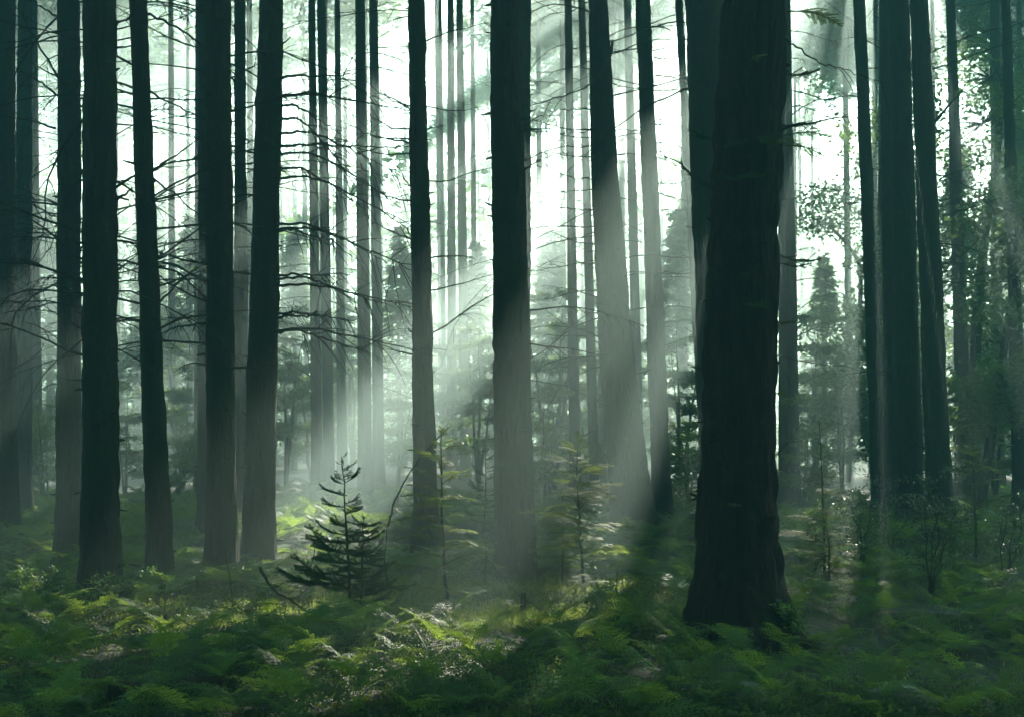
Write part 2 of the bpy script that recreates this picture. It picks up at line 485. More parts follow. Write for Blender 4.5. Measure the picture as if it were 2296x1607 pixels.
HERO = {}
TREE_COUNT = 0
def make_tree(key, D, xb, xt, wb, wt, label, br=12, sides='both', brlen=1.4, zlo=2.2, near=1, crown=(15.5, 22), height=22.5,
              flare=0.06, bark=None, group='conifers standing in the misty forest', bow=0.0, crad=2.6, ncl=800, twigs=12, rb=0.0125, rough=1.0, droop=.45, el=.10):
    global TREE_COUNT
    TREE_COUNT += 1
    seed = 100 + TREE_COUNT * 7
    rng = np.random.default_rng(seed)
    X0 = (xb - CX) / F * D
    gz = float(ground_h(X0, D))
    ztv = CAM_Z + HY / F * D - gz
    if crown[0] == 15.5 and D > 27:
        crown = (4.8 + .355 * D, 11.2 + .355 * D); height = crown[1] + .4
    dx = (xt - xb) / F * D
    r0, rt = wb / F * D / 2, wt / F * D / 2
    jy = rng.uniform(-.012, .012)
    def lean(z):
        z = np.asarray(z, float)
        s = z / ztv
        b = bow / F * D * 4 * s * (1 - s) * (s < 1) 
        return dx * s + b, jy * z
    root = empty('conifer_tree', (X0, D, gz))
    tag(root, label, 'tree', group)
    mb = MB()
    trunk_mesh(mb, D, lean, r0, rt, ztv, height, flare, near, seed, rough)
    mb.build('trunk', bark or M_bark, root, smooth=True)
    # dead side branches, each one a mesh of its own
    for k in range(br):
        z = zlo + (ztv + 0.6 - zlo) * rng.uniform(0.02, 1)
        if sides == 'right': az = rng.uniform(-.55, .55)
        elif sides == 'left': az = math.pi + rng.uniform(-.55, .55)
        elif sides == 'all': az = rng.uniform(0, 2 * math.pi)
        else: az = (0 if rng.random() < .5 else math.pi) + rng.uniform(-.7, .7)
        ox, oy = lean(z)
        rr = max(r0 - (r0 - rt) * z / ztv, .03) * .85
        p0 = (float(ox) + rr * math.cos(az), float(oy) + rr * math.sin(az), z)
        L = brlen * rng.uniform(.2, 1.9)
        dead_branch(p0, az, L, el + rng.normal(0.02, .26), rb * rng.uniform(.7, 1.25), max(2, int(twigs * rng.uniform(.4, 1.3))), rng, droop=droop).build('branch', M_twig, root)
    mb = MB()
    crown_kites(mb, (X0 + float(lean(20.)[0]), D), crown[0], crown[1], crad, ncl, rng)
    if mb.n:
        off = mb.build('crown', M_needle, root)
        off.location = (float(lean(20.)[0]), 0, 0)
    HERO[key] = dict(root=root, D=D, X0=X0, gz=gz, r0=r0, lean=lean, ztv=ztv, rng=rng)
    return root

T = make_tree
T('T0', 19, 0, -6, 76, 72, 'broad shaded conifer trunk at the left edge of the photo', br=8, near=1, flare=.1)
T('T1', 24, 51, 53, 40, 30, 'grey misty conifer second from the left edge, beside the broad edge trunk', br=16, sides='both', brlen=2.0)
T('T1b', 31, 80, 72, 31, 20, 'thin pale conifer in the mist behind the second trunk from the left', br=5, near=0)
T('T2', 16.2, 154, 153, 56, 46, 'grey hazy conifer just left of the darkest left-hand trunk, its base flared', br=28, flare=.07, brlen=2.0)
T('T3', 12, 225, 223, 80, 69, 'near-black straight conifer on the left with its base among sunlit ferns', br=18, near=2, flare=.07, brlen=1.5)
T('T4', 13.3, 360, 313, 53, 39, 'slim dark conifer leaning left, just right of the darkest left trunk', br=28, near=1, brlen=1.7)
T('T5b', 18, 467, 470, 48, 40, 'pale conifer half hidden behind the straight dark trunk beside it', br=12, brlen=1.6)
T('T5', 13.9, 498, 491, 68, 52, 'straight dark conifer whose foot fades into greenish mist, left of the twiggy one', br=16, near=1, flare=.06, brlen=1.5)
T('T6b', 21, 541, 536, 37, 22, 'thin pale conifer in the gap between two dark trunks with misty feet', br=12, brlen=1.5)
T('T6', 15.1, 578, 607, 74, 52, 'dark conifer leaning right with long fans of dead twigs over the bright gap', br=6, sides='left', near=1, flare=.06, brlen=1.2)
T('F1', 30, 711, 699, 27, 15, 'left one of two thin hazy conifers close together in the bright mist', near=0, br=5)
T('F2', 31, 739, 722, 26, 19, 'right one of two thin hazy conifers close together in the bright mist', near=0, br=5)
T('F3', 37, 768, 754, 24, 12, 'faint conifer near the foot of the main sunbeam', near=0, br=4)
T('F4', 28, 820, 806, 33, 22, 'hazy grey conifer behind the twig fans, crossed by the main sunbeam', near=0, br=16, brlen=2.0)
T('F5', 34, 850, 836, 27, 20, 'very faint conifer right beside the hazy grey trunk behind the twig fans', near=0, br=5)
T('T8', 16.8, 956, 933, 54, 36, 'dark-topped slender conifer whose lower trunk glows in the main sunbeam', br=14, near=1, flare=.07, brlen=1.5)
T('F6', 44, 1014, 1010, 24, 14, 'faint distant conifer on the left of a pair between the slender and thick centre trunks', near=0, br=3)
T('F7', 42, 1044, 1030, 25, 15, 'faint distant conifer on the right of a pair between the slender and thick centre trunks', near=0, br=3)
T('T9', 14.1, 1156, 1132, 92, 65, 'thick rough-barked conifer standing in the centre', br=5, near=2, flare=.06, brlen=1.0)
T('T9b', 22, 1172, 1175, 36, 28, 'grey conifer mostly hidden behind the thick centre trunk', br=4)
T('F8', 28, 1290, 1274, 27, 16, 'thin hazy conifer between the centre trunk and the leaning trunk, left of two', near=0, br=16, brlen=1.8)
T('F9', 30, 1334, 1304, 24, 15, 'thin hazy conifer touching the left side of the leaning trunk', near=0, br=16, brlen=1.8)
T('T10', 19.5, 1424, 1341, 96, 41, 'strongly leaning conifer with a wide foot and many bare side branches', br=22, near=1, flare=.10, brlen=1.9, bow=-14, twigs=5)
T('F10', 35, 1434, 1408, 26, 17, 'pale distant conifer seen between the leaning trunk and its right neighbour', near=0, br=3)
T('T11', 22, 1486, 1443, 44, 33, 'grey green conifer with a sunbeam across its trunk, right of the leaning one', br=17, near=1, brlen=1.9, twigs=5)
T('T12b', 25, 1587, 1522, 22, 16, 'thin light-edged conifer leaning beside the smooth dark trunk', br=4)
T('T12', 17.5, 1618, 1580, 78, 84, 'smooth dark conifer half hidden behind the biggest foreground trunk', br=4, near=1, flare=.06)
T('T13', 9.6, 1650, 1693, 168, 143, 'biggest black foreground conifer with deeply furrowed bark and flared roots', br=3, near=2, flare=.26, rough=1.5, bark=M_bark_old, brlen=.7, bow=-8)
T('F11', 26, 1760, 1752, 28, 20, 'left of two pale conifers just right of the biggest trunk', near=0, br=4)
T('F12', 25, 1783, 1765, 26, 16, 'right of two pale conifers just right of the biggest trunk, with thin twigs', near=0, br=12, sides='right', brlen=1.8)
T('T15', 23, 1974, 1930, 34, 27, 'straight grey conifer left of the dark pair on the right, with short twigs', br=16, brlen=.8)
T('T16b', 22.5, 2003, 1985, 36, 30, 'grey conifer peeping out behind the left trunk of the dark pair', br=3)
T('T16', 20, 2042, 2013, 60, 45, 'left trunk of the dark pair on the right', br=6, brlen=1.2)
T('T17', 19.5, 2110, 2063, 56, 40, 'right trunk of the dark pair on the right, rough edged', br=5, brlen=1.5, near=1)
T('T18', 26, 2165, 2133, 36, 20, 'slim dark teal conifer just right of the dark pair', br=10, brlen=1.5)
T('F14', 33, 2238, 2228, 30, 20, 'faint bluish conifer between the two slim trunks near the right edge', near=0, br=4)
T('T19', 23, 2290, 2254, 36, 19, 'slim conifer at the right edge of the photo', br=8, brlen=1.4)

def hero_branch(key, pix, r, dep=0.0, twigs=6, name='branch', twl=.25):
    """one prominent dead branch of a tree, drawn as a polyline; dep bends it towards (-) or away from the viewer"""
    h = HERO[key]; rng = h['rng']
    n = len(pix); pts = []
    for i, (px, py) in enumerate(pix):
        DD = h['D'] + dep * (i / (n - 1)) * 1.0 - h['r0'] * .3
        pts.append(at(px, py, DD))
    pts = np.array(pts)
    # smooth
    t = np.linspace(0, n - 1, n * 4)
    sm = np.stack([np.interp(t, np.arange(n), pts[:, k]) for k in range(3)], -1)
    for _ in range(2): sm[1:-1] = (sm[:-2] + 2 * sm[1:-1] + sm[2:]) / 4
    sm += rng.normal(0, .008, sm.shape)
    sm -= np.array(h['root'].location)
    mb = MB(); N = len(sm)
    tube(mb, sm, r * np.linspace(1, .25, N), 6)
    L = np.linalg.norm(np.diff(sm, axis=0), axis=1).sum()
    for k in range(twigs):
        i = rng.integers(int(N * .25), N - 1)
        d = unit(sm[min(i + 1, N - 1)] - sm[i - 1])
        s = unit(np.cross(d, [0, 1.0, 0.3])) * rng.choice([-1, 1])
        dd = unit(d + s * rng.uniform(.4, 1.1) + rng.normal(0, .3, 3) + np.array([0, 0, -.15]))
        l = L * twl * rng.uniform(.4, 1.2)
        pp = sm[i] + np.outer(np.linspace(0, 1, 5), dd) * l + np.cumsum(rng.normal(0, .02, (5, 3)), 0) * l
        pp[:, 2] -= np.linspace(0, 1, 5) ** 2 * l * .25
        tube(mb, pp, np.linspace(max(r * .38, .0036), .0020, 5), 3)
    return mb.build(name, M_twig, h['root'])

HB = hero_branch
HB('T10', [(1372, 95), (1362, 150), (1320, 195), (1240, 225), (1175, 240)], .022, -1.5)
HB('T12', [(1560, 195), (1500, 215), (1420, 255), (1340, 320), (1280, 380), (1200, 445)], .016, 3.0, 7)
HB('T11', [(1465, 300), (1400, 290), (1330, 295), (1250, 300), (1200, 315)], .012, -1)
HB('T11', [(1470, 430), (1540, 450), (1600, 470)], .014, -1)
HB('T11', [(1455, 275), (1520, 290), (1560, 300)], .014, -.5)
HB('T4', [(325, 30), (390, 55), (450, 100), (510, 150), (560, 195), (610, 240)], .015, -1, 9)
HB('T4', [(333, 205), (400, 240), (465, 270), (520, 300), (580, 330)], .012, -1, 6)
HB('T4', [(340, 385), (400, 345), (465, 293)], .016, .5, 1)
HB('T4', [(348, 685), (400, 635), (465, 572)], .013, .5, 0)
HB('T4', [(340, 400), (400, 440), (450, 490), (475, 520)], .012, -.5, 4)
HB('T4', [(345, 590), (365, 560), (380, 525)], .012, 0, 2)
HB('T2', [(132, 175), (90, 110), (55, 45), (30, 0)], .016, -.5, 3)
HB('T2', [(128, 210), (80, 180), (30, 150)], .016, -.5, 3)
HB('T2', [(128, 290), (70, 270), (0, 262)], .018, -.5, 3)
HB('T2', [(127, 485), (60, 455), (0, 420)], .014, -.5, 2)
HB('T2', [(127, 528), (60, 520), (0, 510)], .011, -.5, 2)
HB('T2', [(125, 700), (60, 690), (0, 662)], .010, -.5, 3)
HB('T2', [(130, 40), (90, 15), (60, -10)], .016, -.5, 2)
HB('T3', [(190, 378), (165, 420), (140, 470), (125, 540), (80, 600), (35, 630)], .009, -.5, 8)
HB('T3', [(258, 60), (300, 30), (340, -10)], .012, -.4, 3)
HB('T3', [(262, 448), (285, 432), (300, 420)], .016, -.2, 1)
HB('T13', [(1758, 85), (1790, 110), (1830, 138), (1880, 155), (1930, 170), (1985, 188)], .008, .6, 5)
HB('T17', [(2090, 155), (2140, 140), (2200, 118), (2296, 85)], .016, -1, 8)
HB('T17', [(2098, 272), (2130, 235), (2160, 200), (2174, 178)], .026, -.8, 1)
HB('T17', [(2108, 400), (2150, 385), (2185, 365)], .016, -.4, 1)
HB('T17', [(2112, 485), (2165, 470), (2210, 455), (2240, 445)], .014, -.6, 3)
HB('T16', [(2060, 482), (2000, 475), (1950, 465), (1906, 449)], .014, -1, 0)
HB('T16', [(2005, 710), (1970, 716), (1925, 710)], .014, -.4, 0)
HB('T16', [(2010, 827), (1950, 832), (1890, 842), (1845, 850)], .013, -.6, 1)
# the fans of long drooping twigs on the right side of the right-leaning trunk
fan = [(175, 800, 165), (215, 930, 250), (240, 760, 300), (268, 800, 420), (330, 930, 330), (300, 900, 395), (345, 905, 470), (380, 820, 470), (400, 930, 520),
       (505, 870, 590), (520, 760, 545), (515, 930, 610), (620, 790, 612), (625, 850, 680), (640, 930, 690), (705, 800, 720), (712, 730, 705), (740, 980, 800), (745, 820, 790)]
for (y0, x1, y1) in fan:
    x0 = 630 - (y0 / 900) * 16
    mx_ = (x0 + x1) / 2
    HB('T6', [(x0, y0), (x0 + (x1 - x0) * .25, y0 - 6), (mx_, y0 + (y1 - y0) * .25), (x0 + (x1 - x0) * .75, y0 + (y1 - y0) * .6), (x1, y1)],
       .018, R.uniform(-1.2, .8), 14, twl=.3)
# stubs and twigs left of the slender centre trunk and the leaning trunk
for (y0, x0, x1, y1) in [(235, 918, 850, 200), (290, 920, 830, 260), (345, 925, 780, 325), (430, 930, 880, 350), (455, 932, 790, 400), (540, 935, 800, 470), (320, 915, 760, 270)]:
    HB('T8', [(x0, y0), ((x0 + x1) / 2, (y0 + y1) / 2 + 12), (x1, y1)], .014, -.6, 6)
for (y0, x0, x1, y1) in [(245, 1335, 1225, 248), (290, 1338, 1195, 270), (350, 1345, 1210, 340), (400, 1348, 1195, 355), (470, 1350, 1230, 460), (545, 1350, 1235, 520), (520, 1350, 1290, 538), (590, 1352, 1210, 605), (650, 1355, 1220, 672), (700, 1355, 1260, 745), (752, 1358, 1220, 750), (425, 1350, 1260, 430)]:
    HB('T10', [(x0, y0), ((x0 * .6 + x1 * .4), y0 + 2), (x1, y1)], .015, -.8, 5)
for (y0, x0, x1, y1) in [(60, 1462, 1530, 90), (130, 1466, 1540, 120), (170, 1468, 1545, 190), (410, 1480, 1550, 400), (610, 1490, 1560, 600), (470, 1483, 1560, 465)]:
    HB('T11', [(x0, y0), ((x0 + x1) / 2, y0 + 3), (x1, y1)], .015, -.8, 5)

# far conifers, pale trunks and lacy tops in the mist, crowns thickened to shade the foreground
far_pos = []
rf = np.random.default_rng(5)
tries = 0
while len(far_pos) < 86 and tries < 5000:
    tries += 1
    D = rf.uniform(32, 57) if len(far_pos) < 48 else rf.uniform(57, 84)
    px = rf.uniform(-150, 2900) if D < 57 else rf.uniform(-150, 2500)
    X = (px - CX) / F * D
    if any((X - a) ** 2 + (D - b) ** 2 < 3.0 ** 2 for a, b in far_pos): continue
    q = X - D * SX / SY     # trunks that would stand in the way of the sunbeams are left out
    if any(lo < q < hi for lo, hi in ((-5.7, -4.3), (-2.9, -2.1), (-9.4, -8.4))): continue
    if any((X - h['X0']) ** 2 + (D - h['D']) ** 2 < 2.5 ** 2 for h in HERO.values()): continue
    far_pos.append((X, D))
far_pos += [(13.2, 57.5), (14.4, 63.0)]  # two more put in so their crowns shade the mist before the leaning trunk
for X, D in far_pos:
    px = CX + X / D * F
    w = rf.uniform(.20, .36) / D * F
    nm = 'pale distant conifer dissolving in the mist behind the nearer trunks'
    if px > 1800: nm = 'bluish distant conifer in the shaded mist on the right'
    elif px < 450: nm = 'greenish distant conifer in the dim mist on the left'
    zb = max(15.0, 4.8 + .355 * D) + rf.uniform(0, .8)
    hgt = min(zb + 7.0, 29.5)
    open_wood = D > 57
    if open_wood: zb, hgt = 18.5 + rf.uniform(-1, 2.5), 29
    T('x%d' % int(X * 100 + D), D, px, px + rf.uniform(-14, 6), w, w * .62, nm, br=4, near=0, group='distant conifers in the mist',
      crown=(zb, hgt), height=hgt + .3, crad=rf.uniform(3.4, 4.4), ncl=2400 if open_wood else 3200, brlen=1.8, zlo=6)

# conifers beside and behind the viewpoint: unseen, added so their crowns hold back the skylight
ru = np.random.default_rng(9)
side_pos = []
tries = 0
while len(side_pos) < 44 and tries < 6000:
    tries += 1
    X, Y = ru.uniform(-32, 32), ru.uniform(-26, 40)
    if Y > 0 and abs(X) < Y * 0.46 + 2.2: continue
    if X * X + Y * Y < 3.0 ** 2: continue
    if any((X - a) ** 2 + (Y - b) ** 2 < 3.6 ** 2 for a, b in side_pos): continue
    side_pos.append((X, Y))
for X, Y in side_pos:
    gz = float(ground_h(X, Y))
    root = empty('conifer_tree', (X, Y, gz))
    tag(root, 'tall unseen conifer beside or behind the viewpoint, added to keep it shaded', 'tree', 'unseen shading conifers around the viewpoint')
    mb = MB(); h = 22.5; r0 = ru.uniform(.2, .32)
    trunk_mesh(mb, 20, lambda z: (0 * np.asarray(z, float), 0 * np.asarray(z, float)), r0, r0 * .6, 14., h, .08, 0, int(ru.integers(999)))
    mb.build('trunk', M_bark, root, smooth=True)
    mb = MB(); crown_kites(mb, (X, Y), 11.5 if Y < 8 else 15.5, 22.3, 3.5, 2300, ru)
    if mb.n: mb.build('crown', M_needle, root)

# ------------------------------------------------------------------ distant woodland closing the view
def far_woods():
    rng = np.random.default_rng(77)
    mb = MB()
    for i in range(230):
        y = rng.uniform(66, 112); x = rng.uniform(-.62, .62) * y
        r = rng.uniform(.10, .2); hh = rng.uniform(15, 22); lx = rng.uniform(-.6, .3)
        tube(mb, [(x, y, -.3), (x + lx * .5, y, hh * .5), (x + lx, y, hh)], [r, r * .75, r * .25], 8)
    mb2 = MB()
    n = 90000
    y = rng.uniform(64, 118, n); x = rng.uniform(-.66, .66, n) * y
    side = np.clip((np.abs(x / y - .03) - .10) * 5, 0, 1)
    top = 11.0 + 6.0 * vnoise(x * .16, y * .16, seed=61) + 3.0 * vnoise(x * .6, y * .6, seed=62) + np.where(x > 0, 9, 3) * side + 7 * vnoise(x * .3 + 40, y * .1, seed=63)
    z = np.minimum(top * rng.uniform(0, 1, n) ** .85, 28)
    keep = vnoise(x * .5, y * .5, z * .5, seed=64) > .30 + .016 * z
    gx_, gy_ = x - z * SX, y - z * SY
    keep &= ~(lit(gx_, gy_) & (gy_ < 34))  # far foliage opened for the same sunbeams
    x, y, z = x[keep], y[keep], z[keep]; n = len(x)
    c = np.stack([x, y, z], -1)
    kites(mb2, c, unit(rng.normal(size=(n, 3)) * np.array([1, 1, .5])), unit(rng.normal(size=(n, 3)) + np.array([0, 0, 1.0])), rng.uniform(.5, 1.1, n), rng.uniform(.25, .5, n))
    a = mb.build('distant_trunks', M_bark); tag(a, 'far wood of thin trunks lost in the mist', kind='stuff')
    b = mb2.build('distant_undergrowth', M_broad); tag(b, 'far mass of undergrowth closing the view between the trunks', kind='stuff')
far_woods()

# ------------------------------------------------------------------ bushes and young trees of the middle distance
def bush_mesh(seed, h, w, layers=True, n=2600, leaf=.13):
    rng = np.random.default_rng(seed)
    mbs, mbl = MB(), MB()
    stems = rng.integers(3, 6)
    for k in range(stems):
        a = rng.uniform(0, 6.28); L = h * rng.uniform(.7, 1.0)
        sp = w * .28 * rng.uniform(.2, 1)
        t = np.linspace(0, 1, 7)
        p = np.stack([np.cos(a) * sp * t, np.sin(a) * sp * t, L * t], -1) + np.concatenate([np.zeros((1, 3)), np.cumsum(rng.normal(0, .03 * h / 3, (6, 3)), 0)])
        tube(mbs, p, np.linspace(.012 * h, .004, 7), 5)
        for q in range(10):
            i = rng.integers(2, 7); b = rng.uniform(0, 6.28); l = w * .45 * rng.uniform(.4, 1) * (1.1 - t[i] * .6)
            e = p[i] + np.array([math.cos(b) * l, math.sin(b) * l, rng.uniform(-.1, .25) * l])
            m = (p[i] + e) / 2 + np.array([0, 0, .08 * l])
            tube(mbs, [p[i], m, e], [.006 * h / 2, .004, .002], 3)
            nn = int(n / stems / 10)
            tt = rng.uniform(.2, 1.05, nn)
            c = p[i] + (e - p[i]) * tt[:, None] + rng.normal(size=(nn, 3)) * np.array([.16, .16, .07]) * l
            d = unit((e - p[i])[None, :] / l + rng.normal(size=(nn, 3)) * np.array([.8, .8, .4]))
            kites(mbl, c, d, unit(np.array([0, 0, 1.]) + rng.normal(size=(nn, 3)) * .45), leaf * rng.uniform(.6, 1.3, nn), leaf * .5)
    return mbs, mbl

bush_protos = []
for i in range(6):
    h, w = [(3.2, 2.6), (4.5, 3.0), (2.2, 2.2), (6.0, 3.6), (1.6, 1.8), (3.8, 3.4)][i]
    s, l = bush_mesh(300 + i, h, w, n=[2600, 3600, 2000, 5000, 1600, 3600][i], leaf=[.16, .17, .14, .18, .13, .16][i])
    bush_protos.append((h, w, s.mesh('bush_stems', M_twig), l.mesh('bush_foliage', M_broad if i % 2 else M_hemlock)))

def bush(px, D, kind, scale, label, rz=0, group='leafy bushes in the misty middle distance'):
    X = (px - CX) / F * D
    root = empty('bush', (X, D, float(ground_h(X, D)) - .05), rz)
    tag(root, label, 'bush', group)
    h, w, sm, lm = bush_protos[kind]
    a = link_mesh('stems', sm, root); b = link_mesh('foliage', lm, root)
    a.scale = b.scale = (scale,) * 3
    return root

BUSH = [  # px, depth, kind, scale, label
    (640, 34, 1, 1.15, 'tall hazy bush right of the leaning twiggy trunk, at the foot of the beam'),
    (700, 40, 3, .9, 'hazy bush behind the two thin trunks that stand close together'),
    (410, 36, 1, 1.0, 'sunlit hazy bush in the gap left of the pale half hidden trunk'),
    (395, 27, 2, .9, 'low green bush behind the slim left leaning trunk'),
    (280, 30, 0, .9, 'dim bush between the darkest left trunk and the slim leaning trunk'),
    (100, 28, 2, 1.0, 'dim low bush behind the grey trunks at the left edge'),
    (20, 34, 1, .9, 'dim tall bush in the mist at the left edge'),
    (890, 36, 0, 1.1, 'hazy bush just left of the slender centre trunk'),
    (1075, 31, 1, 1.0, 'bluish green bush left of the thick centre trunk'),
    (1010, 40, 3, .9, 'pale tall bush behind the pair of faint centre trunks'),
    (1240, 33, 3, .95, 'tall bluish green bush right of the thick centre trunk'),
    (1225, 25, 0, .8, 'teal bush low beside the thick centre trunk'),
    (1310, 38, 3, 1.0, 'pale teal bush behind the two thin trunks left of the leaning one'),
    (1530, 30, 3, .8, 'tall teal bush in the gap left of the biggest trunk'),
    (1545, 24, 4, 1.1, 'low dim bush at the left foot of the smooth dark trunk'),
    (1400, 44, 3, 1.0, 'far pale bush behind the leaning trunk'),
    (1830, 34, 3, .85, 'pale bush in the bright gap right of the biggest trunk'),
    (1890, 28, 1, .85, 'green bush left of the straight grey trunk with short twigs'),
    (1800, 24, 0, .75, 'small hazy bush at the foot of the two pale trunks'),
    (1960, 31, 3, .8, 'sun speckled bush behind the straight grey trunk with short twigs'),
    (2140, 26, 0, .9, 'dark teal bush right of the dark trunk pair'),
    (2235, 25, 1, .75, 'dark leafy bush between the slim trunks near the right edge'),
    (2200, 34, 3, .9, 'tall bluish bush in the shade near the right edge'),
    (2300, 29, 3, .8, 'dark bush cut by the right edge of the photo'),
    (470, 46, 3, 1.0, 'far hazy bush between the dark trunks left of the beam'),
    (180, 44, 3, 1.0, 'far dim bush behind the darkest left trunk'),
    (790, 48, 3, 1.05, 'far pale bush inside the main sunbeam'),
    (1120, 50, 3, 1.1, 'far pale bush behind the thick centre trunk'),
]
for i, (px, D, k, s, lab) in enumerate(BUSH):
    bush(px, D, k, s, lab, rz=i * 1.3)

# ------------------------------------------------------------------ half grown hazy conifers in the background
def half_grown(px, D, H, W, label, seed):
    rng = np.random.default_rng(seed); X = (px - CX) / F * D
    root = empty('half_grown_conifer', (X, D, float(ground_h(X, D)) - .1)); tag(root, label, 'tree', 'half grown conifers in the background mist')
    mb = MB(); tube(mb, [(0, 0, 0), (rng.normal(0, .1), 0, H * .5), (rng.normal(0, .15), 0, H)], [.02 * H * .7, .012 * H * .7, .01], 8); mb.build('trunk', M_bark, root)
    n = int(300 * H); f = rng.uniform(.06, 1, n) ** .9
    lay = np.round(f * H / .45) * .45 / H + rng.normal(0, .008, n)
    rr = W * .40 * (1.02 - f) ** 1.0 * np.sqrt(rng.uniform(.03, 1, n)); a = rng.uniform(0, 6.283, n)
    keep = vnoise(np.cos(a) * 1.5 + seed, np.sin(a) * 1.5, lay * H * .9, seed=seed) > .42
    f, lay, rr, a = f[keep], lay[keep], rr[keep], a[keep]; n = len(a)
    c = np.stack([rr * np.cos(a), rr * np.sin(a), lay * H - .22 * rr + .1], -1)
    mb = MB()
    for k in range(4):
        d = unit(np.stack([np.cos(a), np.sin(a), np.full(n, -.25)], -1) + rng.normal(size=(n, 3)) * np.array([.7, .7, .2]))
        kites(mb, c + rng.normal(size=(n, 3)) * .07, d, unit(np.array([0, 0, 1.]) + rng.normal(size=(n, 3)) * .4), .36 * rng.uniform(.6, 1.2, n), .10)
    mb.build('crown', M_needle, root)
for i, (px, D, H, W, lab) in enumerate([
    (430, 44, 9, 4.0, 'hazy half grown conifer in the gap between the dark left trunks'),
    (330, 50, 11, 4.5, 'tall dim half grown conifer behind the slim left leaning trunk'),
    (660, 52, 10, 4.4, 'pale half grown conifer just right of the twiggy right leaning trunk'),
    (110, 48, 11, 4.6, 'dim half grown conifer in the mist behind the left edge trunks'),
    (770, 56, 8, 4.0, 'pale half grown conifer where the main sunbeam starts to touch the ground'),
    (900, 46, 9, 4.2, 'pale half grown conifer left of the slender centre trunk'),
    (1070, 43, 8, 3.8, 'bluish half grown conifer left of the thick centre trunk'),
    (1235, 46, 9, 4.2, 'bluish half grown conifer right of the thick centre trunk'),
    (1520, 42, 9, 4.0, 'teal half grown conifer left of the smooth dark trunk'),
    (1380, 56, 10, 4.6, 'far pale half grown conifer behind the leaning trunk'),
    (1850, 46, 8, 4.0, 'pale half grown conifer in the bright gap right of the biggest trunk'),
    (2010, 45, 12, 4.8, 'tall half grown conifer behind the dark trunk pair'),
    (2150, 40, 11, 4.4, 'dark half grown conifer behind the slim teal trunk on the right'),
    (2280, 42, 12, 4.8, 'shaded half grown conifer at the right edge'),
    (560, 60, 10, 4.6, 'far half grown conifer seen between the two misty footed trunks'),
]):
    half_grown(px, D, H, W, lab, 900 + i)

# ------------------------------------------------------------------ broadleaf trees on the right
def broadleaf(px, D, pts, r, crowns, label, seed, n=7000, leaf=.15):
    """pts: trunk polyline in pixels; crowns: (px, py, depth offset, rx, rz) leaf masses in metres"""
    rng = np.random.default_rng(seed)
    P = np.array([at(a, b, D) for a, b in pts]); X0 = P[0, 0]
    root = empty('broadleaf_tree', (X0, D, float(ground_h(X0, D)) - .1))
    tag(root, label, 'tree', 'broadleaf trees in the shade on the right')
    base = np.array(root.location)
    t = np.linspace(0, len(P) - 1, len(P) * 5)
    sm = np.stack([np.interp(t, np.arange(len(P)), P[:, k]) for k in range(3)], -1)
    for _ in range(3): sm[1:-1] = (sm[:-2] + 2 * sm[1:-1] + sm[2:]) / 4
    sm -= base
    mb = MB(); tube(mb, sm, r * np.linspace(1, .35, len(sm)), 12)
    mb.build('trunk', M_bark, root, smooth=True)
    mbl = MB()
    for (a, b, dy, rx, rz) in crowns:
        c = np.array(at(a, b, D)) + np.array([0, dy, 0]) - base
        i = int(np.argmin(np.linalg.norm(sm - c, axis=1) + (sm[:, 2] > c[2]) * 3))
        mbb = MB()
        lim = [sm[i], (sm[i] * .6 + c * .4) + np.array([0, 0, .3]), c]
        tube(mbb, lim, [r * .4, r * .25, r * .1], 6)
        for q in range(14):
            e = c + unit(rng.normal(size=3)) * np.array([rx, rx, rz]) * rng.uniform(.6, 1)
            tube(mbb, [c * .5 + lim[1] * .5, (c + e) / 2 + np.array([0, 0, .15]), e], [.02, .012, .004], 4)
            m = n // len(crowns) // 14
            cc = e + rng.normal(size=(m, 3)) * np.array([rx, rx, rz]) * .24
            kites(mbl, cc, unit(rng.normal(size=(m, 3)) * np.array([1, 1, .6]) + np.array([0, 0, -.3])), unit(np.array([0, 0, 1.]) + rng.normal(size=(m, 3)) * .6), leaf * rng.uniform(.6, 1.3, m), leaf * .55)
        mbb.build('limb', M_bark, root)
    mbl.build('crown', M_broad, root)

broadleaf(2185, 27, [(2185, 1100), (2180, 900), (2195, 650), (2215, 480), (2240, 330), (2250, 150)], .14,
          [(2200, 620, 0, 1.5, 1.1), (2260, 420, .5, 1.5, 1.0), (2170, 300, -.5, 1.4, .9), (2230, 180, .5, 1.6, 1.0), (2150, 520, .5, 1.0, .8), (2265, 780, 0, 1.3, .9)],
          'thin forked broadleaf tree just right of the slim teal conifer', 41, n=4800)
broadleaf(2205, 23, [(2195, 1160), (2225, 960), (2255, 760), (2280, 560), (2330, 380)], .10,
          [(2290, 640, .3, 1.0, .8), (2240, 880, -.3, 1.0, .7), (2300, 900, 0, 1.1, .8), (2290, 480, .4, 1.0, .7)],
          'leaning broadleaf sapling tree crossing behind the slim conifer at the right edge', 42, n=5000)
broadleaf(2330, 36, [(2335, 1100), (2330, 800), (2320, 500), (2310, 200)], .13,
          [(2290, 300, 0, 1.5, 1.2), (2280, 560, .5, 1.4, 1.0), (2300, 120, 0, 1.6, 1.0), (2250, 60, .5, 1.5, .8)],
          'broadleaf tree whose leaves hang in from beyond the right edge', 43, n=3600)
broadleaf(1965, 29, [(1985, 1100), (1975, 800), (1968, 500), (1985, 200)], .09,
          [(1990, 560, 0, 1.0, 1.1), (1960, 780, .4, 1.0, .9), (1995, 330, .3, 1.0, .9), (1965, 960, -.3, 1.2, .8), (1900, 900, .4, 1.1, .9)],
          'slender broadleaf tree with sun speckled leaves behind the straight grey conifer', 44)
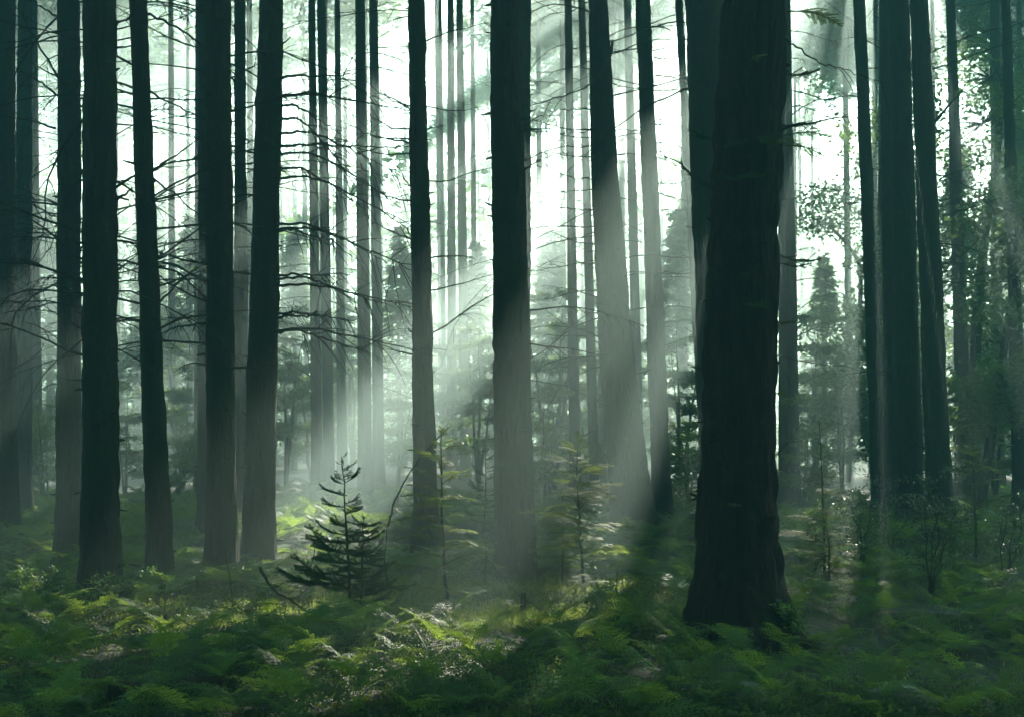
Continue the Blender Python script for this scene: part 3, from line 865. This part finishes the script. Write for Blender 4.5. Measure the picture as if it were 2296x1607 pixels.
broadleaf(1905, 36, [(1900, 1080), (1912, 900), (1935, 600), (1895, 540), (1850, 500)], .10,
          [(1860, 480, 0, 1.2, .8), (1900, 720, .4, 1.2, .9)],
          'pale bent broadleaf tree in the bright gap right of the biggest trunk', 45, n=3500)

# ------------------------------------------------------------------ ferns
def frond_mesh(seed, L, npair=17, fine=True, wid=.36, droop=.9):
    """one bracken-like frond growing along +x from the origin, arching over"""
    rng = np.random.default_rng(seed)
    mb = MB()
    n = npair + 3
    t = np.linspace(0, 1, n)
    ang = .75 - droop * t ** 1.1
    bend = np.cumsum(rng.normal(0, .03, n))
    st = np.stack([np.cos(ang), np.sin(bend), np.sin(ang)], -1) * (L / (n - 1))
    p = np.concatenate([[np.zeros(3)], np.cumsum(st[:-1], 0)], 0)
    tube(mb, p, np.linspace(.0035, .001, n), 3)
    for i in range(2, n - 1):
        tt = (i - 2) / (n - 3)
        pl = L * wid * (1 - tt) ** .8 * (.55 + .45 * min(1, tt * 5)) * rng.uniform(.85, 1.1) + .012
        d0 = unit(p[min(i + 1, n - 1)] - p[i - 1])
        for s in (-1, 1):
            side = unit(np.cross(d0, [0, 0, 1.0])) * s
            d = unit(side * 1.0 + d0 * .45 + np.array([0, 0, rng.uniform(-.28, .05)]))
            nr = unit(np.cross(d, d0) * -s); nr = nr * np.sign(nr[2] + 1e-6)
            if fine:
                m = max(3, int(pl / .026))
                u = (np.arange(m) + .3) / m
                base = p[i] + np.outer(u, d) * pl + np.array([0, 0, -.12]) * pl * (u ** 2)[:, None]
                b = unit(np.cross(nr, d))
                pw = np.maximum(.30 * pl * (1 - u) ** .8, .007)
                pw = np.minimum(pw, .05)
                for s2 in (-1, 1):
                    dd = unit(np.tile(b * s2 + d * .55, (m, 1)) + rng.normal(0, .08, (m, 3)))
                    kites(mb, base, dd, np.tile(nr, (m, 1)) + rng.normal(0, .15, (m, 3)), pw, .021)
                kites(mb, base[-1:], d[None], nr[None], .02, .008)
            else:
                kites(mb, p[i][None], d[None], nr[None], pl, max(.3 * pl, .015), mid=.3)
    return mb

FROND = [frond_mesh(500 + i, L, npair=13, fine=True, droop=dr) for i, (L, dr) in enumerate([(.50, .95), (.42, 1.15), (.58, .8), (.36, 1.0)])]
FROND_ME = [f.mesh('fern_frond', M_fern) for f in FROND]
FROND_LO = [frond_mesh(520 + i, L, npair=11, fine=False, droop=dr) for i, (L, dr) in enumerate([(.5, .95), (.42, 1.15), (.58, .8)])]

def mbcat(m):
    v = np.concatenate(m.v)
    return v, (np.concatenate(m.q) if m.q else np.zeros((0, 4), np.int32)), (np.concatenate(m.t) if m.t else np.zeros((0, 3), np.int32))

def rotm(az, pitch, roll=0.0):
    ca, sa = math.cos(az), math.sin(az); cp, sp = math.cos(pitch), math.sin(pitch); cr, sr = math.cos(roll), math.sin(roll)
    Rz = np.array([[ca, -sa, 0], [sa, ca, 0], [0, 0, 1]]); Ry = np.array([[cp, 0, -sp], [0, 1, 0], [sp, 0, cp]]); Rx = np.array([[1, 0, 0], [0, cr, -sr], [0, sr, cr]])
    return Rz @ Ry @ Rx

FLO = [mbcat(f) for f in FROND_LO]; FHI = [mbcat(f) for f in FROND]
def fern_whole(seed, hi=True):
    """a whole fern plant as one mesh"""
    rng = np.random.default_rng(seed); mb = MB()
    k = rng.integers(5, 9)
    a0 = rng.uniform(0, 6.28)
    for j in range(k):
        v, q, t = (FHI if hi else FLO)[rng.integers(0, 3)]
        sc = rng.uniform(.7, 1.15)
        M = rotm(a0 + j * 6.283 / k + rng.normal(0, .25), rng.uniform(-.25, .35), rng.normal(0, .2))
        off = np.array([0, 0, rng.uniform(.02, .16)])
        mb.add(v @ M.T * sc + off, q, t)
    return mb
FERN_ME = [fern_whole(600 + i).mesh('fern_plant', M_fern) for i in range(5)]

def clear_of_trunks(x, y, m=.12):
    for h in HERO.values():
        if h['D'] < 30 and (x - h['X0']) ** 2 + (y - h['D']) ** 2 < (h['r0'] + m) ** 2: return False
    return True

def open_patch(x, y):
    """mossy and grassy open ground in the middle of the photo"""
    px = CX + x / y * F; py = HY + CAM_Z / y * F
    return (((px - 1120) / 420) ** 2 + ((py - 1360) / 75) ** 2 < 1) or (((px - 500) / 190) ** 2 + ((py - 1365) / 35) ** 2 < 1)

rfn = np.random.default_rng(23)
spots = []
tries = 0
while len(spots) < 290 and tries < 20000:
    tries += 1
    y = 6.6 + 8.5 * rfn.uniform() ** 1.25
    x = rfn.uniform(-.45, .45) * y
    if not clear_of_trunks(x, y): continue
    if any(abs(x - h['X0'] * .97) < .35 and h['D'] - 1.3 < y < h['D'] for h in (HERO['T3'], HERO['T4'], HERO['T5'], HERO['T6'], HERO['T9'])) and rfn.uniform() > .25: continue
    if 1.3 < x < 2.3 and 8.2 < y < 9.8 and rfn.uniform() > .15: continue
    if open_patch(x, y): continue
    if x / y > .2 and y > 9.5 and rfn.uniform() > .5: continue
    dmin = .26 + .10 * rfn.uniform()
    if any((x - a) ** 2 + (y - b) ** 2 < dmin * dmin for a, b in spots): continue
    spots.append((x, y))
spots.sort(key=lambda s: s[1])

def fern_label(x, y):
    px = CX + x / y * F; py = HY + CAM_Z / y * F
    if py > 1500 and px < 800: return 'dark green fern in the deep shade of the lower left corner area', 'ferns in the shaded lower left'
    if py > 1500 and px < 1450: return 'leafy fern at the bottom centre of the photo, partly sunlit', 'ferns at the bottom centre'
    if py > 1450: return 'dark teal fern in the bottom right corner area around the sun flecks', 'ferns in the lower right'
    if px < 700 and py > 1330: return 'sun dappled fern in front of the dark trunks on the left', 'sun dappled ferns on the left'
    if px < 700: return 'small green fern around the feet of the dark trunks on the left', 'ferns around the left trunks'
    if px < 1500: return 'low fern on the mossy ground around the young firs in the middle', 'ferns in the middle'
    return 'shaded fern on the ground right of the biggest trunk', 'ferns right of the biggest trunk'

for i, (x, y) in enumerate(spots):
    lab, grp = fern_label(x, y)
    z = float(ground_h(x, y))
    if i < 90:      # nearest ferns: every frond is a part
        root = empty('fern', (x, y, z)); tag(root, lab, 'fern', grp)
        k = int(rfn.integers(5, 8)); a0 = rfn.uniform(0, 6.28)
        sc0 = rfn.uniform(.55, .88)
        for j in range(k):
            f = link_mesh('frond', FROND_ME[int(rfn.integers(0, 4))], root)
            f.location = (0, 0, rfn.uniform(.02, .16))
            f.rotation_euler = (rfn.normal(0, .2), rfn.uniform(-.35, .25), a0 + j * 6.283 / k + rfn.normal(0, .25))
            s = sc0 * rfn.uniform(.8, 1.15); f.scale = (s, s, s)
    else:
        o = link_mesh('fern', FERN_ME[int(rfn.integers(0, 5))]); tag(o, lab, 'fern', grp)
        o.location = (x, y, z); o.rotation_euler = (rfn.normal(0, .08), rfn.normal(0, .08), rfn.uniform(0, 6.28))
        s = rfn.uniform(.48, .85); o.scale = (s, s, s * .95)

def fern_carpet():
    rng = np.random.default_rng(88); mb = MB()
    protos = [mbcat(fern_whole(700 + i, hi=False)) for i in range(6)]
    cnt = 0
    for i in range(2600):
        y = 9.0 + 21 * rng.uniform() ** 1.1
        x = rng.uniform(-.5, .5) * y
        if y < 15 and rng.uniform() > (.10 if y < 11 else .35): continue
        if open_patch(x, y): continue
        if not clear_of_trunks(x, y, .05): continue
        if vnoise(np.array([x * .8]), np.array([y * .8]), seed=81)[0] < .3: continue
        v, q, t = protos[rng.integers(0, 6)]
        M = rotm(rng.uniform(0, 6.28), rng.normal(0, .08)); s = rng.uniform(.6, 1.1)
        mb.add(v @ M.T * np.array([s, s, s * (.55 if y < 17 else .9)]) + np.array([x, y, float(ground_h(x, y))]), q, t); cnt += 1
    o = mb.build('fern_undergrowth', M_fern); tag(o, 'carpet of ferns further back between the trunks', kind='stuff')
fern_carpet()

# ------------------------------------------------------------------ grass, moss and small leafy ground cover
def ground_cover():
    rng = np.random.default_rng(90)
    n = 120000
    y = 6.2 + 12 * rng.uniform(size=n) ** 1.3; x = rng.uniform(-.46, .46, n) * y
    px = CX + x / y * F; py = HY + CAM_Z / y * F
    inop = (((px - 1120) / 460) ** 2 + ((py - 1360) / 90) ** 2 < 1) | (((px - 480) / 260) ** 2 + ((py - 1365) / 50) ** 2 < 1)
    keep = inop | (rng.uniform(size=n) < .06)
    x, y = x[keep], y[keep]; n = len(x)
    z = ground_h(x, y) - .01
    d = unit(np.stack([rng.normal(0, .45, n), rng.normal(0, .45, n), np.ones(n)], -1))
    nr = unit(rng.normal(size=(n, 3)) * np.array([1, 1, .2]))
    mb = MB(); kites(mb, np.stack([x, y, z], -1), d, nr, rng.uniform(.04, .13, n), .007, mid=.35)
    o = mb.build('grass', M_moss); tag(o, 'short grass and moss on the sunlit open ground', kind='stuff')
    n = 110000
    y = 6.2 + 15 * rng.uniform(size=n) ** 1.3; x = rng.uniform(-.46, .46, n) * y
    keep = vnoise(x * 1.1, y * 1.1, seed=91) > .30
    x, y = x[keep], y[keep]; n = len(x)
    z = ground_h(x, y) + rng.uniform(0, .16, n) * vnoise(x * 2.5, y * 2.5, seed=92)
    d = unit(np.stack([rng.normal(0, 1, n), rng.normal(0, 1, n), rng.normal(.1, .35, n)], -1))
    nr = unit(np.array([0, 0, 1.0]) + rng.normal(size=(n, 3)) * .45)
    mb = MB(); kites(mb, np.stack([x, y, z], -1), d, nr, rng.uniform(.02, .05, n), rng.uniform(.014, .03, n))
    o = mb.build('leafy_ground_cover', M_litter); tag(o, 'small leaves of low undergrowth covering the forest floor', kind='stuff')
ground_cover()

# ------------------------------------------------------------------ young spruces and firs
def spray_mesh(seed, L, kind):
    """a young conifer's branch along +x with side twigs and needles"""
    rng = np.random.default_rng(seed); mbw, mbn = MB(), MB()
    n = 9; t = np.linspace(0, 1, n)
    if kind == 'spruce': z = -.10 * L * np.sin(t * 2.2) + .22 * L * t ** 2.2
    else: z = .08 * L * np.sin(t * 3) - .07 * L * t ** 2
    p = np.stack([t * L, np.cumsum(rng.normal(0, .012 * L, n)), z], -1)
    tube(mbw, p, np.linspace(.005, .0015, n), 4)
    axes = [(p, 1.0)]
    nt = 9 if kind == 'spruce' else 12
    for k in range(nt):
        f = .18 + .78 * (k + .5) / nt; i = min(int(f * (n - 1)), n - 2)
        b = p[i] + (p[i + 1] - p[i]) * (f * (n - 1) - i)
        l = L * (.42 if kind == 'spruce' else .40) * (1 - f) ** .7 * rng.uniform(.7, 1.15) + .02
        for s in (-1, 1):
            if rng.uniform() < .1: continue
            a = s * rng.uniform(.7, 1.05)
            d = np.array([math.cos(a), math.sin(a), rng.uniform(-.15, .12)])
            q = b + np.outer(np.linspace(0, 1, 4), d) * l + np.array([0, 0, (.12 if kind == 'spruce' else -.12) * l]) * (np.linspace(0, 1, 4) ** 2)[:, None]
            tube(mbw, q, np.linspace(.0022, .0010, 4), 3); axes.append((q, .9))
    nl, nw, step = (.017, .0042, .0042) if kind == 'spruce' else (.020, .0062, .0042)
    for q, sc in axes:
        seg = np.diff(q, axis=0); ln = np.linalg.norm(seg, axis=1); tot = ln.sum(); m = int(tot / step)
        if m < 2: continue
        s = np.linspace(0.02, 1, m) * tot; cum = np.concatenate([[0], np.cumsum(ln)])
        c = np.stack([np.interp(s, cum, q[:, j]) for j in range(3)], -1)
        d0 = unit(np.stack([np.interp(s, (cum[:-1] + cum[1:]) / 2, seg[:, j]) for j in range(3)], -1))
        side = unit(np.cross(d0, [0, 0, 1.0])); up = np.cross(side, d0)
        if kind == 'spruce':
            for ang in (0, 2.1, 4.2, 1.0):
                aa = ang + rng.normal(0, .5, m)
                rdir = side * np.cos(aa)[:, None] + up * np.sin(aa)[:, None]
                kites(mbn, c, d0 * .7 + rdir, np.cross(d0, rdir), nl * rng.uniform(.7, 1.15, m), nw)
        else:
            for sg in (-1, 1):
                kites(mbn, c, d0 * .45 + side * sg + up * rng.normal(.05, .12, m)[:, None], up, nl * rng.uniform(.7, 1.15, m), nw)
    v, q, t = mbcat(mbw)
    return mbw, mbn

def two_mat_mesh(name, a, b, ma, mb_):
    m = MB(); va, qa, ta = mbcat(a); vb, qb, tb = mbcat(b)
    m.add(va, qa, ta); m.add(vb, qb, tb)
    me = m.mesh(name, ma); me.materials.append(mb_)
    nq = np.concatenate([np.zeros(len(qa)), np.ones(len(qb)), np.zeros(len(ta)), np.ones(len(tb))]).astype(np.int32)
    me.polygons.foreach_set('material_index', nq)
    return me
SPR = [two_mat_mesh('spruce_branch', *spray_mesh(800 + i, .5, 'spruce'), M_twig, M_spruce) for i in range(3)]
HEM = [two_mat_mesh('fir_branch', *spray_mesh(820 + i, .5, 'hem'), M_twig, M_hemlock) for i in range(3)]

def sapling(px, py, D, H, W, kind, label, whorls=10, per=5, lean=0.0, z0=.12, seed=1, group='young firs and spruces on the forest floor', top=.75, nbr=None):
    rng = np.random.default_rng(seed)
    X = (px - CX) / F * D
    root = empty('young_spruce' if kind == 'spruce' else 'young_fir', (X, D, float(ground_h(X, D)) - .02))
    tag(root, label, 'young tree', group)
    n = 14; t = np.linspace(0, 1, n)
    wig = np.cumsum(rng.normal(0, .006, (n, 2)), 0)
    P = np.stack([lean * t + wig[:, 0], wig[:, 1], H * t], -1)
    mb = MB(); tube(mb, P, np.linspace(.011 + .004 * H, .003, n), 7)
    mb.build('stem', M_twig, root)
    meshes = SPR if kind == 'spruce' else HEM
    for w in range(whorls):
        f = z0 + (0.985 - z0) * (w / (whorls - 1)) ** .9
        L = W / 2 * ((1 - f) ** top * 1.15 + .10) * rng.uniform(.85, 1.1)
        if f < .28: L *= .74
        a0 = rng.uniform(0, 6.28)
        k = per if w < whorls - 1 else 3
        for j in range(k):
            if rng.uniform() < (.18 if kind != 'spruce' else .10): continue
            b = link_mesh('branch', meshes[int(rng.integers(0, 3))], root)
            ff = min(max(f + rng.normal(0, .03), .03), .99)
            b.location = [float(np.interp(ff, t, P[:, q])) for q in range(3)]
            s = L * rng.uniform(.5 if kind != 'spruce' else .72, 1.25) / .5
            tilt = (.10 + .42 * f ** 3) if kind == 'spruce' else (.10 + .5 * f ** 4 - .06 * (1 - f))
            b.rotation_euler = (rng.normal(0, .12), -(tilt + rng.normal(0, .16)), a0 + j * 6.283 / k + rng.normal(0, .25))
            b.scale = (s, s * .95, s)
    if kind == 'spruce':
        b = link_mesh('branch', meshes[0], root); b.location = tuple(P[-2]); b.rotation_euler = (0, -1.5, 0); b.scale = (.22, .22, .22)
    return root

sapling(785, 1395, 10.4, 1.44, .98, 'spruce', 'dark pointed young spruce with upswept branches, left of the lit young firs', whorls=12, per=5, lean=-.06, seed=1, z0=.10)
sapling(808, 1402, 10.3, .92, .75, 'spruce', 'short dark young spruce half hidden beside the taller pointed one', whorls=8, per=4, seed=2, z0=.2)
sapling(1001, 1400, 10.3, 1.62, .98, 'fir', 'tall sunlit young fir with a thin dark stem, just left of the thick centre trunk', whorls=14, per=5, lean=-.05, seed=3, top=.6)
sapling(1308, 1325, 12.4, 1.55, .92, 'fir', 'pale sunlit young fir between the thick centre trunk and the leaning trunk', whorls=17, per=5, lean=-.03, seed=4, top=.35, z0=.1)
sapling(1262, 1290, 13.2, 1.05, .62, 'fir', 'smaller lit young fir close behind the pale one right of the centre trunk', whorls=10, per=5, seed=5, top=.4)
sapling(1852, 1258, 13.4, 1.75, .95, 'fir', 'slender tall young fir right of the biggest trunk, its top in the mist', whorls=13, per=4, lean=-.05, seed=6, top=.9)
sapling(1860, 1280, 12.6, .85, 1.0, 'fir', 'bushy low young fir at the foot of the slender tall one on the right', whorls=8, per=5, seed=7, top=.6)
sapling(1095, 1290, 13.0, .75, .6, 'fir', 'small young fir at the left foot of the thick centre trunk', whorls=7, per=4, seed=8)
sapling(2190, 1240, 15.5, 1.5, 1.2, 'fir', 'shaded young fir near the right edge behind the glossy bush', whorls=9, per=4, seed=9)
sapling(-25, 1210, 15.0, .95, .8, 'fir', 'small sunlit young fir poking in at the left edge', whorls=7, per=4, seed=10)
sapling(1085, 1230, 17.5, 1.55, .9, 'spruce', 'dim young spruce behind the left side of the thick centre trunk', whorls=10, per=4, seed=11)
sapling(1560, 1260, 15.0, .8, .8, 'fir', 'dim low young fir left of the biggest trunk', whorls=6, per=4, seed=12)
sapling(690, 1340, 12.0, .55, .75, 'fir', 'small low young fir at the left foot of the dark spruces', whorls=5, per=5, seed=13)
sapling(1380, 1420, 9.9, .5, .75, 'fir', 'low yellow green young fir left of the biggest trunk foot', whorls=5, per=5, seed=14)
sapling(2080, 1190, 18.5, 1.0, 1.1, 'fir', 'dark young fir at the foot of the dark trunk pair', whorls=7, per=4, seed=15)

# ------------------------------------------------------------------ leafy shrubs on the right
def shrub(px, py, D, H, W, mat, label, seed, stems=5, leaf=.035, dens=26):
    rng = np.random.default_rng(seed)
    X = (px - CX) / F * D
    root = empty('shrub', (X, D, float(ground_h(X, D)) - .02)); tag(root, label, 'shrub', 'leafy shrubs on the right')
    mbl = MB()
    for k in range(stems):
        mb = MB()
        a = rng.uniform(0, 6.28); sp = W * .4 * rng.uniform(.15, 1)
        n = 10; t = np.linspace(0, 1, n); L = H * rng.uniform(.65, 1)
        p = np.stack([np.cos(a) * sp * t ** 1.3, np.sin(a) * sp * t ** 1.3, L * t], -1)
        p[1:, :2] += np.cumsum(rng.normal(0, .02, (n - 1, 2)), 0)
        tube(mb, p, np.linspace(.010, .002, n), 5)
        for q in range(13):
            i = int(rng.integers(3, n)); b = rng.uniform(0, 6.28); l = W * .34 * rng.uniform(.4, 1) * (1.15 - .6 * t[i])
            e = p[i] + np.array([math.cos(b) * l, math.sin(b) * l, l * rng.uniform(-.05, .5)])
            tw = np.stack([p[i], (p[i] + e) / 2 + np.array([0, 0, .05 * l]), e])
            tube(mb, tw, [.003, .002, .001], 3)
            m = dens; tt = rng.uniform(.15, 1.02, m)
            c = p[i] + (e - p[i]) * tt[:, None] + rng.normal(0, .022, (m, 3))
            d = unit((e - p[i]) / l + rng.normal(0, .8, (m, 3)))
            kites(mbl, c, d, unit(np.array([0, 0, 1.]) + rng.normal(0, .5, (m, 3))), leaf * rng.uniform(.6, 1.3, m), leaf * .55)
        mb.build('stem', M_twig, root)
    mbl.build('foliage', mat, root)
    return root
shrub(2085, 1345, 11.8, 1.30, 1.35, M_holly, 'dark glossy leaved shrub with thin bare stems in front of the dark trunk pair', 51, stems=6, dens=26)
shrub(1935, 1250, 13.8, 1.15, 1.0, M_holly, 'shrub with glinting leaves in the mist left of the dark trunk pair', 52, stems=5, dens=18)
shrub(1830, 1240, 14.4, 1.0, .9, M_broad, 'light green leafy shrub close to the right side of the biggest trunk', 53, stems=5, dens=20)
shrub(2255, 1260, 13.5, 1.2, 1.0, M_holly, 'dark shrub with sparse leaves near the right edge', 54, stems=4, dens=14)
shrub(1990, 1210, 16.5, 1.0, 1.3, M_holly, 'dim low shrub at the foot of the straight grey conifer', 55, stems=5, dens=20)
shrub(1745, 1420, 9.3, .36, .5, M_broad, 'small sunlit leafy plant at the right foot of the biggest trunk', 56, stems=4, leaf=.06, dens=6)
shrub(1345, 1400, 10.3, .35, .6, M_broad, 'low yellow green leafy plant in the sun left of the biggest trunk', 57, stems=5, leaf=.04, dens=14)
shrub(100, 1345, 11.8, .42, .9, M_broad, 'low sunlit leafy plant left of the darkest left trunk', 58, stems=6, leaf=.04, dens=14)
shrub(270, 1365, 11.4, .36, .6, M_broad, 'small sunlit plant at the right foot of the darkest left trunk', 59, stems=5, leaf=.045, dens=10)

# ------------------------------------------------------------------ sprigs of fir growing on the biggest trunk
def trunk_sprigs():
    h = HERO['T13']; rng = np.random.default_rng(66)
    for (px, py, az, L) in [(1756, 305, 0.1, .42), (1752, 330, -.3, .36), (1757, 270, .3, .22), (1750, 568, .0, .34), (1749, 590, -.4, .26), (1746, 720, .1, .2), (1765, 20, .2, .5), (1762, 160, .1, .3),
                            (1620, 320, 3.6, .3), (1640, 330, 4.3, .3), (1700, 335, 4.9, .3), (1690, 400, 4.6, .34), (1650, 410, 4.2, .34), (1740, 330, 5.3, .3), (1700, 690, 4.8, .3), (1640, 1130, 4.5, .24), (1690, 160, 4.7, .25), (1742, 880, .2, .14), (1583, 825, 3.3, .16)]:
        z = CAM_Z + (HY - py) / F * h['D'] - h['gz']
        ox, oy = h['lean'](z)
        slope = h['r0'] + (145 / F * 9.6 / 2 - h['r0']) * min(z / h['ztv'], 1)
        b = link_mesh('fir_sprig', (SPR + HEM)[int(rng.integers(0, 4))], h['root'])
        b.location = (float(ox) + slope * math.cos(az) * .96, float(oy) + slope * math.sin(az) * .96, z)
        b.rotation_euler = (rng.normal(0, .2), rng.uniform(-.1, .35), az); s = L / .5; b.scale = (s, s, s)
trunk_sprigs()

# ------------------------------------------------------------------ dead wood, stones
def stick(name, pix, r, label, cat, twigs=4, seed=0, r_end=.3, group=None, mat=None):
    rng = np.random.default_rng(seed)
    P = np.array([at(a, b, D) for a, b, D in pix]); n = len(P)
    t = np.linspace(0, n - 1, n * 5)
    sm = np.stack([np.interp(t, np.arange(n), P[:, k]) for k in range(3)], -1)
    for _ in range(2): sm[1:-1] = (sm[:-2] + 2 * sm[1:-1] + sm[2:]) / 4
    sm += rng.normal(0, r * .35, sm.shape)
    gz = ground_h(sm[:, 0], sm[:, 1]); sm[:, 2] = np.maximum(sm[:, 2], gz + r * .3)
    org = sm[0].copy(); sm -= org
    mb = MB(); tube(mb, sm, r * np.linspace(1, r_end, len(sm)) * rng.uniform(.85, 1.15, len(sm)), 7)
    root = mb.build(name, mat or M_twig); root.location = org
    tag(root, label, cat, group)
    for k in range(twigs):
        i = int(rng.integers(2, len(sm) - 1)); d = unit(sm[i] - sm[i - 1] + rng.normal(0, .06, 3) + np.array([0, 0, .03]))
        mt = MB(); l = rng.uniform(.1, .3)
        tube(mt, sm[i] + np.outer(np.linspace(0, 1, 4), d) * l + np.cumsum(rng.normal(0, .012, (4, 3)), 0), np.linspace(r * .4, .0015, 4), 4)
        mt.build('twig', M_twig, root)
    return root
stick('dead_branch', [(583, 1272, 10.6), (610, 1320, 10.5), (660, 1350, 10.4), (720, 1390, 10.3), (775, 1410, 10.2)], .014, 'dark dead branch slanting down towards the foot of the dark spruces', 'branch', 6, 1)
stick('dead_branch', [(750, 1478, 8.9), (830, 1455, 9.3), (915, 1432, 9.6)], .016, 'bare stick lying on the moss in front of the tall lit young fir', 'branch', 2, 2)
stick('dead_branch', [(360, 1388, 10.6), (430, 1392, 10.5), (520, 1398, 10.4), (620, 1400, 10.4)], .012, 'thin dead branch lying across the bright patch of sunlit grass', 'branch', 5, 3)
stick('dead_branch', [(115, 1440, 9.4), (180, 1410, 9.8), (250, 1360, 10.6)], .012, 'dead stick leaning among the sun dappled ferns on the left', 'branch', 2, 4)
stick('bare_sapling', [(870, 1180, 12.0), (885, 1120, 12.0), (915, 1065, 12.0), (955, 1010, 12.0), (1005, 958, 12.0)], .010, 'bent bare stem arching up beside the slender centre trunk', 'stem', 3, 5)
stick('bare_sapling', [(870, 1310, 12.0), (862, 1260, 12.0), (868, 1180, 12.0)], .011, 'bare lower stem standing under the bent one', 'stem', 0, 6)
stick('bare_sapling', [(524, 1385, 10.6), (518, 1310, 10.6), (508, 1250, 10.6), (497, 1222, 10.6)], .006, 'thin bare stem rising from the bright patch of sunlit grass', 'stem', 2, 7)
stick('bare_sapling', [(369, 1390, 10.6), (369, 1340, 10.6), (371, 1275, 10.6)], .005, 'thin green brown stem left of the bright patch of grass', 'stem', 4, 8)
stick('dead_branch', [(1095, 1255, 11.5), (1130, 1300, 11.3), (1168, 1338, 11.0)], .008, 'thin dead stick leaning against the small broken stump', 'branch', 2, 9)
stick('dead_branch', [(1180, 1345, 11.0), (1240, 1380, 10.6), (1320, 1412, 10.0)], .010, 'dead stick lying right of the small broken stump', 'branch', 5, 10)
stick('dead_branch', [(1325, 1400, 10.4), (1350, 1360, 10.6), (1376, 1330, 10.8)], .007, 'thin stick poking up from the dark tangle left of the biggest trunk', 'branch', 2, 11)
stick('dead_branch', [(1785, 1540, 7.9), (1850, 1525, 8.1), (1930, 1518, 8.2)], .014, 'pale bare stick on the ground in the lower right', 'branch', 2, 12)
stick('bare_sapling', [(1742, 1020, 13.0), (1770, 985, 13.0), (1800, 945, 13.0)], .007, 'thin bare stem leaning out behind the right side of the biggest trunk', 'stem', 2, 13)

def stump(px, py, D, r, hgt, label, seed):
    rng = np.random.default_rng(seed); X, Y, Z = at(px, py, D); Z = float(ground_h(X, D))
    mb = MB(); s = 22; th = np.arange(s) * 2 * math.pi / s; zs = np.linspace(-.05, 1, 9)
    jag = .75 + .5 * vnoise(th / 6.283 * 7, th * 0, seed=seed, px=7)
    v = []
    for z in zs:
        rr = r * (1 + .5 * math.exp(-max(z, 0) * 6)) * (.9 + .2 * vnoise(th / 6.283 * 6, th * 0 + z * 2, seed=seed + 1, px=6))
        v.append(np.stack([rr * np.cos(th), rr * np.sin(th), np.where(z > .6, z * jag, z) * hgt], -1))
    v = np.concatenate(v + [np.array([[0, 0, hgt * .7]])]); n = len(zs)
    i = np.arange(n - 1)[:, None] * s; j = np.arange(s)[None, :]; k = (j + 1) % s
    jj = np.arange(s)
    mb.add(v, np.stack([i + j, i + k, i + s + k, i + s + j], -1), np.stack([(n - 1) * s + jj, (n - 1) * s + (jj + 1) % s, np.full(s, n * s)], -1))
    o = mb.build('tree_stump', M_wood, smooth=True); o.location = (X, D, Z); tag(o, label, 'stump')
stump(1173, 1372, 10.9, .024, .17, 'small broken dark stump on the sunlit moss below the centre trunk', 71)

def log(px, py, D, L, r, rz, label, seed):
    rng = np.random.default_rng(seed); X, _, _ = at(px, py, D)
    mb = MB(); s = 28; n = 30; th = np.arange(s) * 2 * math.pi / s; xs = np.linspace(-L / 2, L / 2, n)
    T_, X_ = np.meshgrid(th, xs)
    rr = r * (.8 + .4 * vnoise(T_ / 6.283 * 8, X_ * 9, seed=seed, px=8)) * (1 - .3 * ((X_ / L) + .5))
    v = np.stack([X_, rr * np.cos(T_), rr * np.sin(T_) + .04 * np.sin(X_ * 4)], -1).reshape(-1, 3)
    v = np.concatenate([v, [[-L / 2 + .03, 0, 0], [L / 2 - .02, 0, 0]]])
    i = np.arange(n - 1)[:, None] * s; j = np.arange(s)[None, :]; k = (j + 1) % s; jj = np.arange(s)
    mb.add(v, np.stack([i + j, i + k, i + s + k, i + s + j], -1), np.concatenate([np.stack([(jj + 1) % s, jj, np.full(s, n * s)], -1), np.stack([(n - 1) * s + jj, (n - 1) * s + (jj + 1) % s, np.full(s, n * s + 1)], -1)]))
    o = mb.build('fallen_log', M_wood, smooth=True); o.location = (X, D, float(ground_h(X, D)) + r * .15); o.rotation_euler = (0, .09, rz); tag(o, label, 'log')
log(385, 1555, 7.5, .75, .13, .35, 'dark rotting log almost black in the lower left shade', 72)

def rock(px, D, size, label, seed, sink=.35):
    X = (px - CX) / F * D
    mb = MB(); u, vv = 28, 18
    a = np.arange(u) * 2 * math.pi / u; b = np.linspace(0.02, math.pi - .02, vv)
    A, B = np.meshgrid(a, b)
    d = np.stack([np.cos(A) * np.sin(B), np.sin(A) * np.sin(B), np.cos(B)], -1)
    rr = .8 + .45 * vnoise(d[..., 0] * 1.6 + seed, d[..., 1] * 1.6, d[..., 2] * 1.6, seed=seed) + .10 * vnoise(d[..., 0] * 6, d[..., 1] * 6, d[..., 2] * 6, seed=seed + 1)
    v = (d * rr[..., None] * np.array(size)).reshape(-1, 3)
    i = np.arange(vv - 1)[:, None] * u; j = np.arange(u)[None, :]; k = (j + 1) % u
    mb.add(v, np.stack([i + j, i + u + j, i + u + k, i + k], -1))
    o = mb.build('rock', M_stone, smooth=True); o.location = (X, D, float(ground_h(X, D)) + size[2] * (1 - sink) * .5); tag(o, label, 'rock')
rock(1680, 7.0, (.11, .10, .10), 'small brown rock at the bottom edge below the biggest trunk', 5)
rock(2005, 7.0, (.19, .15, .12), 'rounded mossy rock at the bottom edge in the lower right', 8)
